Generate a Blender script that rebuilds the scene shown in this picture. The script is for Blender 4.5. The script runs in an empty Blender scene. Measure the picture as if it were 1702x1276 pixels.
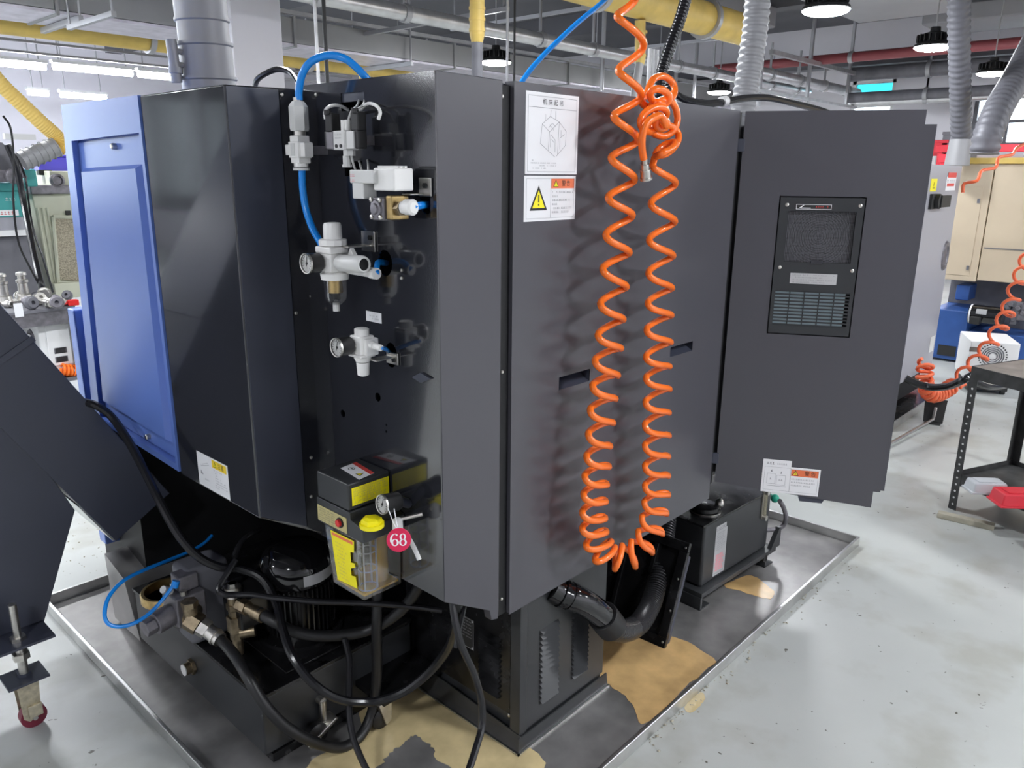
import bpy, bmesh, math, random
from mathutils import Vector, Matrix
random.seed(7)
scene = bpy.context.scene
COL = scene.collection
# ------------------------------------------------------------------ camera, world, exposure
FPX = 1294.47
PITCH, ROLL, YAW = (math.radians(a) for a in (15.2306, .54495, 47.3295))
CAM = Vector((0, 0, 1.65))
FWD = Vector((math.sin(YAW)*math.cos(PITCH), math.cos(YAW)*math.cos(PITCH), -math.sin(PITCH)))
_r = Vector((math.cos(YAW), -math.sin(YAW), 0)); _u = _r.cross(FWD)
RGT = math.cos(ROLL)*_r + math.sin(ROLL)*_u
UPV = -math.sin(ROLL)*_r + math.cos(ROLL)*_u
cd = bpy.data.cameras.new('camera'); cam = bpy.data.objects.new('camera', cd); COL.objects.link(cam)
cd.sensor_fit = 'HORIZONTAL'; cd.sensor_width = 36.0; cd.lens = FPX/1702*36.0
cd.clip_start = .05; cd.clip_end = 200
cam.matrix_world = Matrix(((RGT.x, UPV.x, -FWD.x, CAM.x), (RGT.y, UPV.y, -FWD.y, CAM.y), (RGT.z, UPV.z, -FWD.z, CAM.z), (0, 0, 0, 1)))
scene.camera = cam
scene.view_settings.view_transform = 'Standard'; scene.view_settings.look = 'None'
scene.view_settings.gamma = 1; scene.view_settings.use_curve_mapping = False
scene.view_settings.exposure = 1.38
LAMP_POWER = 80.0
TUBE_POWER = 26.0
w = bpy.data.worlds.new('daylight'); scene.world = w; w.use_nodes = True
w.node_tree.nodes['Background'].inputs[0].default_value = (.86, .93, 1, 1)
w.node_tree.nodes['Background'].inputs[1].default_value = 3.0
try:
    scene.cycles.max_bounces = 8; scene.cycles.diffuse_bounces = 4; scene.cycles.glossy_bounces = 4
    scene.cycles.transmission_bounces = 6; scene.cycles.transparent_max_bounces = 8
    scene.cycles.caustics_reflective = False; scene.cycles.caustics_refractive = False
    scene.cycles.sample_clamp_indirect = 4.0
    scene.cycles.use_denoising = True
except Exception: pass
# ------------------------------------------------------------------ helpers
def ray(x, y): return FWD*FPX + RGT*(x-851) - UPV*(y-638)
def P(x, y, ax, v):
    "the point of the plane ax = v that the photograph shows at pixel x, y"
    d = ray(x, y); i = 'xyz'.index(ax)
    return CAM + d*((v-CAM[i])/d[i])
def path(pts, ax='y', n=8):
    return cr([P(x, y, ax, v) for x, y, v in pts], n)
def cr(p, n=8, closed=False):
    out = []; m = len(p)
    for i in range(m if closed else m-1):
        a, b = p[i], p[(i+1) % m]
        p0 = p[(i-1) % m] if (closed or i > 0) else a*2-b
        p3 = p[(i+2) % m] if (closed or i+2 < m) else b*2-a
        for k in range(n):
            t = k/n
            out.append(.5*((2*a)+(b-p0)*t+(2*p0-5*a+4*b-p3)*t*t+(3*a-p0-3*b+p3)*t**3))
    if not closed: out.append(p[-1].copy())
    return out
class Frame:
    "a flat surface: origin, right, up; normal towards the viewer side"
    def __init__(s, o, U, V):
        s.o = Vector(o); s.U = Vector(U).normalized(); s.V = Vector(V).normalized(); s.N = s.U.cross(s.V)
        s.M = Matrix(((s.U.x, s.V.x, s.N.x, s.o.x), (s.U.y, s.V.y, s.N.y, s.o.y), (s.U.z, s.V.z, s.N.z, s.o.z), (0, 0, 0, 1)))
    def uv(s, x, y, n=0.0):
        d = ray(x, y); t = ((s.o+s.N*n-CAM).dot(s.N))/d.dot(s.N)
        q = CAM+d*t-s.o
        return q.dot(s.U), q.dot(s.V)
    def rect(s, pts):
        q = [s.uv(*p) for p in pts]
        return min(a[0] for a in q), max(a[0] for a in q), min(a[1] for a in q), max(a[1] for a in q)
    def mid(s, pts):   # rectangle from the four corners given in order tl tr br bl, averaged
        (a, b, c, d) = [s.uv(*p) for p in pts]
        return (a[0]+d[0])/2, (b[0]+c[0])/2, (c[1]+d[1])/2, (a[1]+b[1])/2
ORG = {}
class MB:
    def __init__(s, M=None):
        s.v, s.f, s.mi, s.cur, s.M = [], [], [], 0, M
    def m(s, i): s.cur = i; return s
    def to(s, M): s.M = M.M if isinstance(M, Frame) else M; return s
    def add(s, vs, fs):
        b = len(s.v)
        for q in vs:
            q = Vector(q); s.v.append(s.M @ q if s.M is not None else q)
        for f in fs: s.f.append([i+b for i in f]); s.mi.append(s.cur)
        return s
    def box(s, x0, x1, y0, y1, z0, z1):
        return s.add([(x0,y0,z0),(x1,y0,z0),(x1,y1,z0),(x0,y1,z0),(x0,y0,z1),(x1,y0,z1),(x1,y1,z1),(x0,y1,z1)],
                     [(0,3,2,1),(4,5,6,7),(0,1,5,4),(1,2,6,5),(2,3,7,6),(3,0,4,7)])
    def cb(s, c, d): return s.box(c[0]-d[0]/2, c[0]+d[0]/2, c[1]-d[1]/2, c[1]+d[1]/2, c[2]-d[2]/2, c[2]+d[2]/2)
    def quad(s, x0, x1, y0, y1, z=0): return s.add([(x0,y0,z),(x1,y0,z),(x1,y1,z),(x0,y1,z)], [(0,1,2,3)])
    def lathe(s, prof, o, ax, n=18):
        "prof: (distance along axis, radius)"
        o = Vector(o); ax = Vector(ax).normalized()
        e = Vector((0,0,1)) if abs(ax.z) < .9 else Vector((1,0,0))
        a = ax.cross(e).normalized(); b = ax.cross(a)
        vs = []; fs = []
        for h, r in prof:
            for k in range(n):
                t = 2*math.pi*k/n
                vs.append(o+ax*h+(a*math.cos(t)+b*math.sin(t))*r)
        for i in range(len(prof)-1):
            for k in range(n):
                k2 = (k+1) % n
                fs.append((i*n+k, (i+1)*n+k, (i+1)*n+k2, i*n+k2))
        if prof[0][1] > 1e-6: fs.append([k for k in range(n)])
        if prof[-1][1] > 1e-6: fs.append([(len(prof)-1)*n+k for k in reversed(range(n))])
        return s.add(vs, fs)
    def cyl(s, p0, p1, r, r1=None, n=16):
        p0, p1 = Vector(p0), Vector(p1); L = (p1-p0).length
        return s.lathe([(0, r), (L, r if r1 is None else r1)], p0, p1-p0, n)
    def hexn(s, p0, p1, r): return s.cyl(p0, p1, r, n=6)
    def tube(s, pts, r, n=8, closed=False):
        m = len(pts); vs = []; fs = []
        T = []
        for i in range(m):
            if closed: t = pts[(i+1) % m]-pts[i-1]
            else: t = pts[min(i+1, m-1)]-pts[max(i-1, 0)]
            T.append(t.normalized() if t.length > 1e-9 else (T[-1] if T else Vector((0,0,1))))
        e = Vector((0,0,1)) if abs(T[0].z) < .9 else Vector((1,0,0))
        a = T[0].cross(e).normalized()
        for i in range(m):
            a = (a-T[i]*a.dot(T[i]))
            a = a.normalized() if a.length > 1e-6 else T[i].orthogonal().normalized()
            b = T[i].cross(a); rr = r[i] if isinstance(r, (list, tuple)) else r
            for k in range(n):
                t = 2*math.pi*k/n; vs.append(pts[i]+(a*math.cos(t)+b*math.sin(t))*rr)
        for i in range(m if closed else m-1):
            j = (i+1) % m
            for k in range(n):
                k2 = (k+1) % n; fs.append((i*n+k, i*n+k2, j*n+k2, j*n+k))
        if not closed:
            fs.append([k for k in reversed(range(n))]); fs.append([(m-1)*n+k for k in range(n)])
        return s.add(vs, fs)
    def prism(s, poly, vec):
        n = len(poly); poly = [Vector(p) for p in poly]; vec = Vector(vec)
        nrm = Vector((0,0,0))
        for i in range(n): nrm += poly[i].cross(poly[(i+1) % n])
        if nrm.dot(vec) > 0: poly = poly[::-1]
        vs = poly+[p+vec for p in poly]
        return s.add(vs, [list(range(n)), [n+i for i in reversed(range(n))]]+[(i, n+i, n+(i+1) % n, (i+1) % n) for i in range(n)])
    def ball(s, c, r, n=12, sq=(1,1,1)):
        m = n//2; c = Vector(c); vs = []; fs = []
        for i in range(m+1):
            ph = math.pi*i/m
            for k in range(n):
                t = 2*math.pi*k/n
                vs.append(c+Vector((r*sq[0]*math.sin(ph)*math.cos(t), r*sq[1]*math.sin(ph)*math.sin(t), r*sq[2]*math.cos(ph))))
        for i in range(m):
            for k in range(n): fs.append((i*n+k, (i+1)*n+k, (i+1)*n+(k+1) % n, i*n+(k+1) % n))
        return s.add(vs, fs)
    def curve(s, cu):
        ob = bpy.data.objects.new('tmp', cu); COL.objects.link(ob)
        me = bpy.data.meshes.new_from_object(ob.evaluated_get(bpy.context.evaluated_depsgraph_get()))
        s.add([v.co for v in me.vertices], [list(p.vertices) for p in me.polygons])
        bpy.data.objects.remove(ob); bpy.data.meshes.remove(me); bpy.data.curves.remove(cu)
        return s
    def plate(s, outline, holes, t):
        "flat plate with real holes in the local XY plane, thickness t behind z = 0"
        cu = bpy.data.curves.new('tmp', 'CURVE'); cu.dimensions = '2D'; cu.fill_mode = 'BOTH'; cu.extrude = t/2
        for lp in [outline]+holes:
            sp = cu.splines.new('POLY'); sp.points.add(len(lp)-1); sp.use_cyclic_u = True
            for i, q in enumerate(lp): sp.points[i].co = (q[0], q[1], 0, 1)
        M0 = s.M; s.M = (M0 if M0 is not None else Matrix()) @ Matrix.Translation((0, 0, -t/2))
        s.curve(cu); s.M = M0
        return s
    def text(s, txt, x, y, h, z=.0004, align='CENTER', sx=1.0, sp=1.0):
        cu = bpy.data.curves.new('tmp', 'FONT'); cu.body = txt; cu.size = h; cu.align_x = align; cu.align_y = 'CENTER'
        cu.space_character = sp; cu.resolution_u = 2
        M0 = s.M; s.M = (M0 if M0 is not None else Matrix()) @ Matrix.Translation((x, y, z)) @ Matrix.Diagonal((sx, 1, 1, 1))
        s.curve(cu); s.M = M0
        return s
    def lines(s, x0, x1, y, h, z=.0004, dens=.8):
        "a row of tiny unreadable print"
        x = x0
        while x < x1-h*.4:
            w = h*random.uniform(.5, .95)
            if random.random() < dens: 
                s.quad(x, min(x+w, x1), y-h*.45, y-h*.28, z); s.quad(x+w*.1, min(x+w*.8, x1), y+h*.1, y+h*.25, z)
                s.quad(x+w*.4, min(x+w*.55, x1), y-h*.45, y+h*.45, z)
            x += w+h*.25
        return s
    def frame_line(s, x0, x1, y0, y1, t, z=.0004):
        s.quad(x0, x1, y0, y0+t, z); s.quad(x0, x1, y1-t, y1, z); s.quad(x0, x0+t, y0+t, y1-t, z); return s.quad(x1-t, x1, y0+t, y1-t, z)
    def seg(s, a, b, t, z=.0004):
        a, b = Vector((a[0], a[1], z)), Vector((b[0], b[1], z)); d = (b-a).normalized()*t/2; p = Vector((-d.y, d.x, 0))
        return s.add([a-p, b-p, b+p, a+p], [(0, 1, 2, 3)])
    def build(s, name, mats, parent=None, ang=35, bevel=0, kind=None, label=None, cat=None, group=None, flip=False):
        me = bpy.data.meshes.new(name)
        if parent is None:
            xs = [v.x for v in s.v]; ys = [v.y for v in s.v]; zs = [v.z for v in s.v]
            o = Vector(((min(xs)+max(xs))/2, (min(ys)+max(ys))/2, min(zs)))
        else: o = ORG[parent.name]
        me.from_pydata([v-o for v in s.v], [], s.f)
        mats = mats if isinstance(mats, (list, tuple)) else [mats]
        for q in mats: me.materials.append(q)
        me.polygons.foreach_set('material_index', s.mi)
        me.validate()
        if ang:
            me.polygons.foreach_set('use_smooth', [True]*len(me.polygons)); me.set_sharp_from_angle(angle=math.radians(ang))
        me.update()
        ob = bpy.data.objects.new(name, me); COL.objects.link(ob); ORG[ob.name] = o
        if parent is None: ob.location = o
        else: ob.parent = parent
        if bevel:
            b = ob.modifiers.new('edge', 'BEVEL'); b.width = bevel; b.segments = 2; b.limit_method = 'ANGLE'; b.angle_limit = math.radians(40)
            b.harden_normals = True
        return tag(ob, label, cat, group, kind)
def tag(o, label=None, cat=None, group=None, kind=None):
    if label: o['label'] = label
    if cat: o['category'] = cat
    if group: o['group'] = group
    if kind: o['kind'] = kind
    return o
def thing(name, loc, label, cat, group=None):
    o = bpy.data.objects.new(name, None); COL.objects.link(o); o.location = loc; o.empty_display_size = .1
    ORG[o.name] = Vector(loc)
    return tag(o, label, cat, group)
def dup(o, off, label=None, group=None, rz=0):
    def cp(a, par):
        c = a.copy(); COL.objects.link(c); c.parent = par
        for ch in a.children: cp(ch, c)
        return c
    c = cp(o, None); c.location = Vector(o.location)+Vector(off); c.rotation_euler.z = rz
    ORG[c.name] = c.location.copy()
    if label: c['label'] = label
    if group: c['group'] = group
    return c
# ------------------------------------------------------------------ materials
def mat(name, col, rough=.5, metal=0.0, var=.0, vs=6.0, bump=0.0, bs=300.0, coat=0.0, emit=0.0, alpha=1.0, trans=0.0, spec=.5, rvar=0.0, ecol=None):
    m = bpy.data.materials.new(name); m.use_nodes = True; nt = m.node_tree; b = nt.nodes['Principled BSDF']
    I = b.inputs
    I['Base Color'].default_value = (*col, 1); I['Roughness'].default_value = rough; I['Metallic'].default_value = metal
    I['Coat Weight'].default_value = coat; I['Coat Roughness'].default_value = .06; I['Specular IOR Level'].default_value = spec
    I['Transmission Weight'].default_value = trans; I['Alpha'].default_value = alpha
    if emit: I['Emission Color'].default_value = (*(ecol or col), 1); I['Emission Strength'].default_value = emit
    if var or bump or rvar:
        tc = nt.nodes.new('ShaderNodeTexCoord')
    if var or rvar:
        nz = nt.nodes.new('ShaderNodeTexNoise'); nz.inputs['Scale'].default_value = vs; nz.inputs['Detail'].default_value = 6
        nt.links.new(tc.outputs['Object'], nz.inputs['Vector'])
    if var:
        rp = nt.nodes.new('ShaderNodeValToRGB')
        rp.color_ramp.elements[0].position = .3; rp.color_ramp.elements[1].position = .7
        rp.color_ramp.elements[0].color = (*[c*(1-var) for c in col], 1); rp.color_ramp.elements[1].color = (*[min(1, c*(1+var)) for c in col], 1)
        nt.links.new(nz.outputs['Fac'], rp.inputs['Fac']); nt.links.new(rp.outputs['Color'], I['Base Color'])
    if rvar:
        mr = nt.nodes.new('ShaderNodeMapRange'); mr.inputs['To Min'].default_value = max(0, rough-rvar); mr.inputs['To Max'].default_value = rough+rvar
        mr.inputs['From Min'].default_value = .3; mr.inputs['From Max'].default_value = .7
        nt.links.new(nz.outputs['Fac'], mr.inputs['Value']); nt.links.new(mr.outputs['Result'], I['Roughness'])
    if bump:
        n2 = nt.nodes.new('ShaderNodeTexNoise'); n2.inputs['Scale'].default_value = bs; n2.inputs['Detail'].default_value = 2
        bp = nt.nodes.new('ShaderNodeBump'); bp.inputs['Strength'].default_value = bump; bp.inputs['Distance'].default_value = .001
        nt.links.new(tc.outputs['Object'], n2.inputs['Vector']); nt.links.new(n2.outputs['Fac'], bp.inputs['Height']); nt.links.new(bp.outputs['Normal'], I['Normal'])
    return m
M = {}
M['black'] = mat('black_gloss_paint', (.016, .017, .022), .12, bump=.08, bs=330, spec=.7, coat=.9)
M['navy'] = mat('charcoal_satin_paint', (.076, .074, .086), .27, bump=.03, bs=420, spec=.55)
M['blue'] = mat('blue_satin_paint', (.13, .22, .60), .26, bump=.05, bs=420)
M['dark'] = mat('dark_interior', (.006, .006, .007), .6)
M['conv'] = mat('dark_grey_paint', (.050, .055, .078), .36, bump=.05, bs=420)
M['oily'] = mat('oily_black_paint', (.010, .010, .011), .22, var=.3, vs=14, rvar=.1)
M['chill'] = mat('charcoal_sheet_paint', (.035, .037, .040), .34, bump=.05, bs=420)
M['rubber'] = mat('black_rubber', (.012, .012, .013), .42)
M['cable'] = mat('black_cable_jacket', (.010, .010, .012), .25)
M['ribbed'] = mat('ribbed_black_hose', (.030, .030, .033), .24)
M['coilfin'] = mat('pale_teal_fins', (.48, .60, .64), .4, .3)
M['shiny'] = mat('glossy_black_plastic', (.006, .006, .007), .10, coat=.6)
M['steel'] = mat('stainless_sheet', (.34, .33, .325), .42, .6, var=.22, vs=9, rvar=.08, bump=.05, bs=60)
M['rim'] = mat('stainless_rim', (.68, .68, .67), .35, 1.0, var=.15, vs=9)
M['zinc'] = mat('zinc_plated_steel', (.62, .60, .56), .34, 1.0, var=.15, vs=40)
M['brass'] = mat('dull_brass', (.52, .38, .17), .38, 1.0, var=.2, vs=50)
M['yzinc'] = mat('yellow_zinc_plate', (.60, .54, .40), .4, .8, var=.2, vs=60)
M['oldbrass'] = mat('stained_brass_fitting', (.30, .24, .16), .42, 1.0, var=.35, vs=60)
M['castgrey'] = mat('cast_grey_metal', (.22, .21, .23), .5, .6, var=.25, vs=30, bump=.2, bs=150)
M['white'] = mat('white_plastic', (.88, .87, .85), .34)
M['whitelab'] = mat('white_label_film', (.88, .88, .90), .45)
M['paleg'] = mat('pale_grey_plastic', (.68, .68, .67), .40)
M['greylab'] = mat('silver_grey_label', (.52, .52, .53), .4)
M['ink'] = mat('black_print', (.02, .02, .02), .6)
M['inkg'] = mat('grey_print', (.26, .26, .28), .6)
M['orangelab'] = mat('orange_red_print', (.86, .20, .08), .5)
M['redlab'] = mat('red_print', (.70, .06, .05), .5)
M['pinklab'] = mat('pink_stamp_print', (.80, .34, .38), .6)
M['yellowlab'] = mat('yellow_label_film', (1.0, .88, .01), .42)
M['amberlab'] = mat('amber_print', (.92, .66, .04), .5)
M['beigelab'] = mat('beige_label_film', (.55, .48, .22), .45)
M['orange'] = mat('orange_polyurethane_tube', (1.0, .19, .015), .26, coat=.3)
M['orange2'] = mat('faded_red_orange_tube', (.85, .16, .06), .35)
M['bluetube'] = mat('blue_nylon_tube', (.006, .26, .82), .28, coat=.2)
M['clear'] = mat('clear_polycarbonate', (.92, .92, .88), .05, trans=1.0, alpha=.35)
M['oiltank'] = mat('smoky_oil_reservoir_plastic', (.34, .29, .12), .12, trans=.9, alpha=.42)
M['oil'] = mat('yellow_oil', (.62, .36, .01), .15)
M['crimson'] = mat('crimson_tag_plastic', (.72, .02, .09), .35)
M['redbtn'] = mat('red_plastic', (.72, .03, .03), .35)
M['red'] = mat('red_paint', (.70, .03, .05), .42)
M['yelcap'] = mat('yellow_plastic', (1.0, .88, .01), .4)
M['yelduct'] = mat('yellow_painted_duct', (.66, .47, .12), .5, var=.12, vs=5)
M['yelhose'] = mat('yellow_ribbed_hose', (.82, .58, .16), .5)
M['duct'] = mat('galvanised_duct_sheet', (.31, .31, .31), .5, .15, var=.08, vs=2)
M['foil'] = mat('foil_faced_insulation', (.66, .63, .70), .38, .3, var=.15, vs=8, bump=.4, bs=20)
M['flex'] = mat('grey_flexible_duct', (.33, .33, .34), .5, .2)
M['flex2'] = mat('dark_grey_flexible_duct', (.15, .15, .17), .5, .1)
M['pipe'] = mat('galvanised_pipe', (.60, .60, .61), .35, .8, var=.12, vs=8)
M['strut'] = mat('steel_strut', (.42, .42, .44), .45, .6)
M['redpipe'] = mat('maroon_painted_pipe', (.26, .06, .07), .5)
M['wall'] = mat('white_wall_paint', (.84, .82, .87), .8, var=.03, vs=1)
M['ceil'] = mat('grey_ceiling_paint', (.15, .15, .165), .85, var=.08, vs=1)
M['soffit'] = mat('pale_grey_duct_board', (.30, .30, .32), .7, var=.05, vs=2)
M['lamp'] = mat('lamp_diffuser', (1, 1, 1), .5, emit=LAMP_POWER, ecol=(.93, .96, 1.0))
M['tube'] = mat('fluorescent_tube', (1, 1, 1), .5, emit=TUBE_POWER, ecol=(.84, .88, 1.0))
M['beige'] = mat('beige_machine_paint', (.58, .48, .35), .45, var=.05, vs=3)
M['cream'] = mat('cream_green_machine_paint', (.56, .57, .45), .5, var=.08, vs=5)
M['teal'] = mat('teal_machine_paint', (.06, .34, .33), .42)
M['midgrey'] = mat('mid_grey_machine_paint', (.36, .36, .40), .40, bump=.05, bs=400)
M['slate'] = mat('slate_grey_sheet', (.15, .15, .17), .5, var=.2, vs=6)
M['basebl'] = mat('blue_machine_base_paint', (.03, .09, .30), .45, var=.15, vs=6)
M['violet'] = mat('violet_blue_plastic', (.09, .07, .62), .4)
M['purewhite'] = mat('white_enamel', (.82, .82, .82), .4)
M['trolley'] = mat('dark_worn_steel', (.055, .055, .055), .5, .3, var=.35, vs=20)
M['benchtop'] = mat('worn_bench_top', (.19, .16, .14), .6, var=.3, vs=10)
M['bingrey'] = mat('light_grey_bin_plastic', (.55, .57, .60), .45)
M['wood'] = mat('weathered_timber', (.42, .39, .31), .75, var=.25, vs=12)
M['wheelred'] = mat('maroon_wheel_rubber', (.20, .02, .045), .45)
M['puddle'] = mat('tan_oil_film', (.66, .43, .19), .20, var=.22, vs=9, rvar=.06)
M['puddle2'] = mat('pale_tan_oil_film', (.66, .53, .29), .22, var=.2, vs=9)
M['green'] = mat('green_plastic', (.02, .36, .24), .4)
M['mesh'] = mat('brown_filter_mesh', (.36, .32, .24), .8, var=.5, vs=140)
M['bluewin'] = mat('teal_window_tint', (.15, .65, .68), .2)
# floor paint with dull stains
def floor_mat():
    m = mat('grey_epoxy_floor', (.50, .53, .51), .34); nt = m.node_tree; b = nt.nodes['Principled BSDF']
    tc = nt.nodes.new('ShaderNodeTexCoord')
    def nz(sc, det, lo, hi, c0, c1):
        n = nt.nodes.new('ShaderNodeTexNoise'); n.inputs['Scale'].default_value = sc; n.inputs['Detail'].default_value = det
        r = nt.nodes.new('ShaderNodeValToRGB'); r.color_ramp.elements[0].position = lo; r.color_ramp.elements[1].position = hi
        r.color_ramp.elements[0].color = (*c0, 1); r.color_ramp.elements[1].color = (*c1, 1)
        nt.links.new(tc.outputs['Object'], n.inputs['Vector']); nt.links.new(n.outputs['Fac'], r.inputs['Fac']); return r
    a = nz(1.3, 8, .35, .7, (.44, .455, .44), (.54, .56, .54)); s = nz(34, 3, .25, .28, (.22, .20, .17), (1, 1, 1)); g = nz(4, 8, .33, .5, (.83, .81, .77), (1, 1, 1))
    m1 = nt.nodes.new('ShaderNodeMixRGB'); m1.blend_type = 'MULTIPLY'; m1.inputs[0].default_value = 1
    m2 = nt.nodes.new('ShaderNodeMixRGB'); m2.blend_type = 'MULTIPLY'; m2.inputs[0].default_value = 1
    nt.links.new(a.outputs[0], m1.inputs[1]); nt.links.new(s.outputs[0], m1.inputs[2]); nt.links.new(m1.outputs[0], m2.inputs[1]); nt.links.new(g.outputs[0], m2.inputs[2])
    nt.links.new(m2.outputs[0], b.inputs['Base Color'])
    return m
M['floor'] = floor_mat()
def glass_mat():
    m = bpy.data.materials.new('window_glass'); m.use_nodes = True; nt = m.node_tree; nt.nodes.clear()
    o = nt.nodes.new('ShaderNodeOutputMaterial'); t = nt.nodes.new('ShaderNodeBsdfTransparent'); g = nt.nodes.new('ShaderNodeBsdfGlossy'); x = nt.nodes.new('ShaderNodeMixShader'); f = nt.nodes.new('ShaderNodeFresnel')
    t.inputs[0].default_value = (.95, .98, .99, 1); g.inputs['Roughness'].default_value = .02
    nt.links.new(f.outputs[0], x.inputs[0]); nt.links.new(t.outputs[0], x.inputs[1]); nt.links.new(g.outputs[0], x.inputs[2]); nt.links.new(x.outputs[0], o.inputs[0])
    return m
M['glass'] = glass_mat()
def tint_glass():
    m = M['glass'].copy(); m.name = 'teal_window_glass'
    for n in m.node_tree.nodes:
        if n.type == 'BSDF_TRANSPARENT': n.inputs[0].default_value = (.12, .42, .45, 1)
    return m
M['tealglass'] = tint_glass()
ZT_ROOF = 1.841
# ------------------------------------------------------------------ room shell
X0, X1, Y0, Y1, ZC = -5.5, 15.5, -6.0, 18.0, 4.3
MB().box(X0, X1, Y0, Y1, -.1, 0).build('floor', M['floor'], kind='structure', ang=0)
MB().box(X0, X1, Y0, Y1, ZC, ZC+.1).build('ceiling', M['ceil'], kind='structure', ang=0)
def px_y(x, z=2.5): return P(x, 180, 'x', X1).y
def px_z(x, y): return P(x, y, 'x', X1).z
win = []   # (y0, y1, z0, z1) openings of the far wall
win.append((px_y(1484), px_y(1413), px_z(1480, 205), px_z(1450, 133)))
yb = px_y(1606)
for k in range(7): win.append((yb-1.15*(k+1), yb-1.15*k-.12, px_z(1640, 243), px_z(1640, 152)))
mb = MB(); ys = sorted(win)
cur = Y0
for (a, b, c, d) in ys:
    mb.box(X1, X1+.15, cur, a, 0, ZC); mb.box(X1, X1+.15, a, b, 0, c); mb.box(X1, X1+.15, a, b, d, ZC); cur = b
mb.box(X1, X1+.15, cur, Y1, 0, ZC)
mb.build('wall_right', M['wall'], kind='structure', ang=0)
bw_added = [(-5.0+2.3*k, -3.1+2.3*k, 1.0, 3.2) for k in range(4)]  # unseen windows added so the machine panels reflect something bright
def wall_x(name, x0, x1, y0, y1, ops):
    mb = MB(); cur = x0
    for (a, b, c, d) in ops:
        mb.box(cur, a, y0, y1, 0, ZC).box(a, b, y0, y1, 0, c).box(a, b, y0, y1, d, ZC); cur = b
    mb.box(cur, x1, y0, y1, 0, ZC).build(name, M['wall'], kind='structure', ang=0)
wall_x('wall_back', X0, X1, Y1, Y1+.15, bw_added)
lw_added = [(12.6+2.6*k, 14.9+2.6*k, .8, 3.6) for k in range(2)]  # also added out of view, daylight for the side cover's reflection
mb = MB(); cur = Y0
for (a, b, c, d) in lw_added:
    mb.box(X0-.15, X0, cur, a, 0, ZC).box(X0-.15, X0, a, b, 0, c).box(X0-.15, X0, a, b, d, ZC); cur = b
mb.box(X0-.15, X0, cur, Y1, 0, ZC).build('wall_left', M['wall'], kind='structure', ang=0)
wn = len(win)
for i, (a, b, c, d) in enumerate(bw_added):
    wd = thing('window_%d' % (wn+i+1), ((a+b)/2, Y1, c), None, None); wd['kind'] = 'structure'
    f = MB()
    for q in ((a, b, c, c+.06), (a, b, d-.06, d), (a, a+.06, c, d), (b-.06, b, c, d), ((a+b)/2-.03, (a+b)/2+.03, c, d)): f.box(q[0], q[1], Y1+.02, Y1+.1, q[2], q[3])
    f.build('window_frame', M['slate'], wd); MB().box(a+.06, b-.06, Y1+.055, Y1+.062, c+.06, d-.06).build('pane', M['glass'], wd)
wn += len(bw_added)
for i, (a, b, c, d) in enumerate(lw_added):
    wd = thing('window_%d' % (wn+i+1), (X0, (a+b)/2, c), None, None); wd['kind'] = 'structure'
    f = MB()
    for q in ((a, b, c, c+.06), (a, b, d-.06, d), (a, a+.06, c, d), (b-.06, b, c, d), ((a+b)/2-.03, (a+b)/2+.03, c, d)): f.box(X0-.1, X0-.02, q[0], q[1], q[2], q[3])
    f.build('window_frame', M['slate'], wd); MB().box(X0-.062, X0-.055, a+.06, b-.06, c+.06, d-.06).build('pane', M['glass'], wd)
MB().box(X0, X1, Y0-.15, Y0, 0, ZC).build('wall_front', M['wall'], kind='structure', ang=0)
for i, (a, b, c, d) in enumerate(win):
    wd = thing('window_%d' % (i+1), (X1, (a+b)/2, c), None, None); wd['kind'] = 'structure'
    f = MB(); t = .06
    for q in ((a, b, c, c+t), (a, b, d-t, d), (a, a+t, c, d), (b-t, b, c, d)): f.box(X1+.02, X1+.10, *q)
    zm = c+(d-c)*(.45 if i else .42)
    f.box(X1+.03, X1+.09, a, b, zm-.025, zm+.025)
    if i: 
        f.box(X1+.03, X1+.09, (a+b)/2-.025, (a+b)/2+.025, c, d)
    f.build('window_frame', M['slate'] if i else M['purewhite'], wd)
    MB().box(X1+.055, X1+.062, a+t, b-t, c+t, zm-.025).build('pane', M['glass'], wd)
    MB().box(X1+.055, X1+.062, a+t, b-t, zm+.025, d-t).build('pane', M['glass'] if i else M['tealglass'], wd)
# white column behind the machine
a = P(386, 60, 'y', 7.0).x; b = P(469, 60, 'y', 7.0).x
MB().box(a, b, 7.0, 7.6, 0, ZC).build('column', M['wall'], kind='structure', bevel=.01)
# beams and pipes along the far end
MB().box(14.2, 14.5, Y0, 12, 3.42, 3.62).build('trim_1', M['ceil'], kind='structure')
for xb in (2.5, 7.0, 11.5): MB().box(xb, xb+.3, Y0, Y1, ZC-.35, ZC).build('ceiling_beam', M['ceil'], kind='structure')
# ------------------------------------------------------------------ lamps
def make_lamp():
    t = thing('high_bay_lamp', (0, 0, 2.9), 'round black high bay lamp with glowing white disc hanging from ceiling', 'lamp', 'round high bay lamps under the ceiling')
    MB().lathe([(0, .175), (.012, .183), (.030, .178), (.045, .13), (.13, .11), (.15, .05), (.19, .045)], (0, 0, 2.9), (0, 0, 1), 24).build('housing', M['rubber'], t)
    MB().lathe([(-.034, .0), (-.033, .06), (-.026, .13), (-.014, .165), (.002, .180)], (0, 0, 2.9), (0, 0, 1), 24).build('diffuser', M['lamp'], t)
    f = MB()
    for k in range(20):
        an = 2*math.pi*k/20; f.to(Matrix.Rotation(an, 4, 'Z') @ Matrix.Translation((0, 0, 2.9))).box(.09, .165, -.004, .004, .05, .12)
    f.build('cooling_fins', M['rubber'], t)
    MB().cyl((0, 0, 3.08), (0, 0, ZC), .008, n=8).build('hanger_rod', M['strut'], t)
    return t
lamp0 = make_lamp(); first = True
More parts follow.
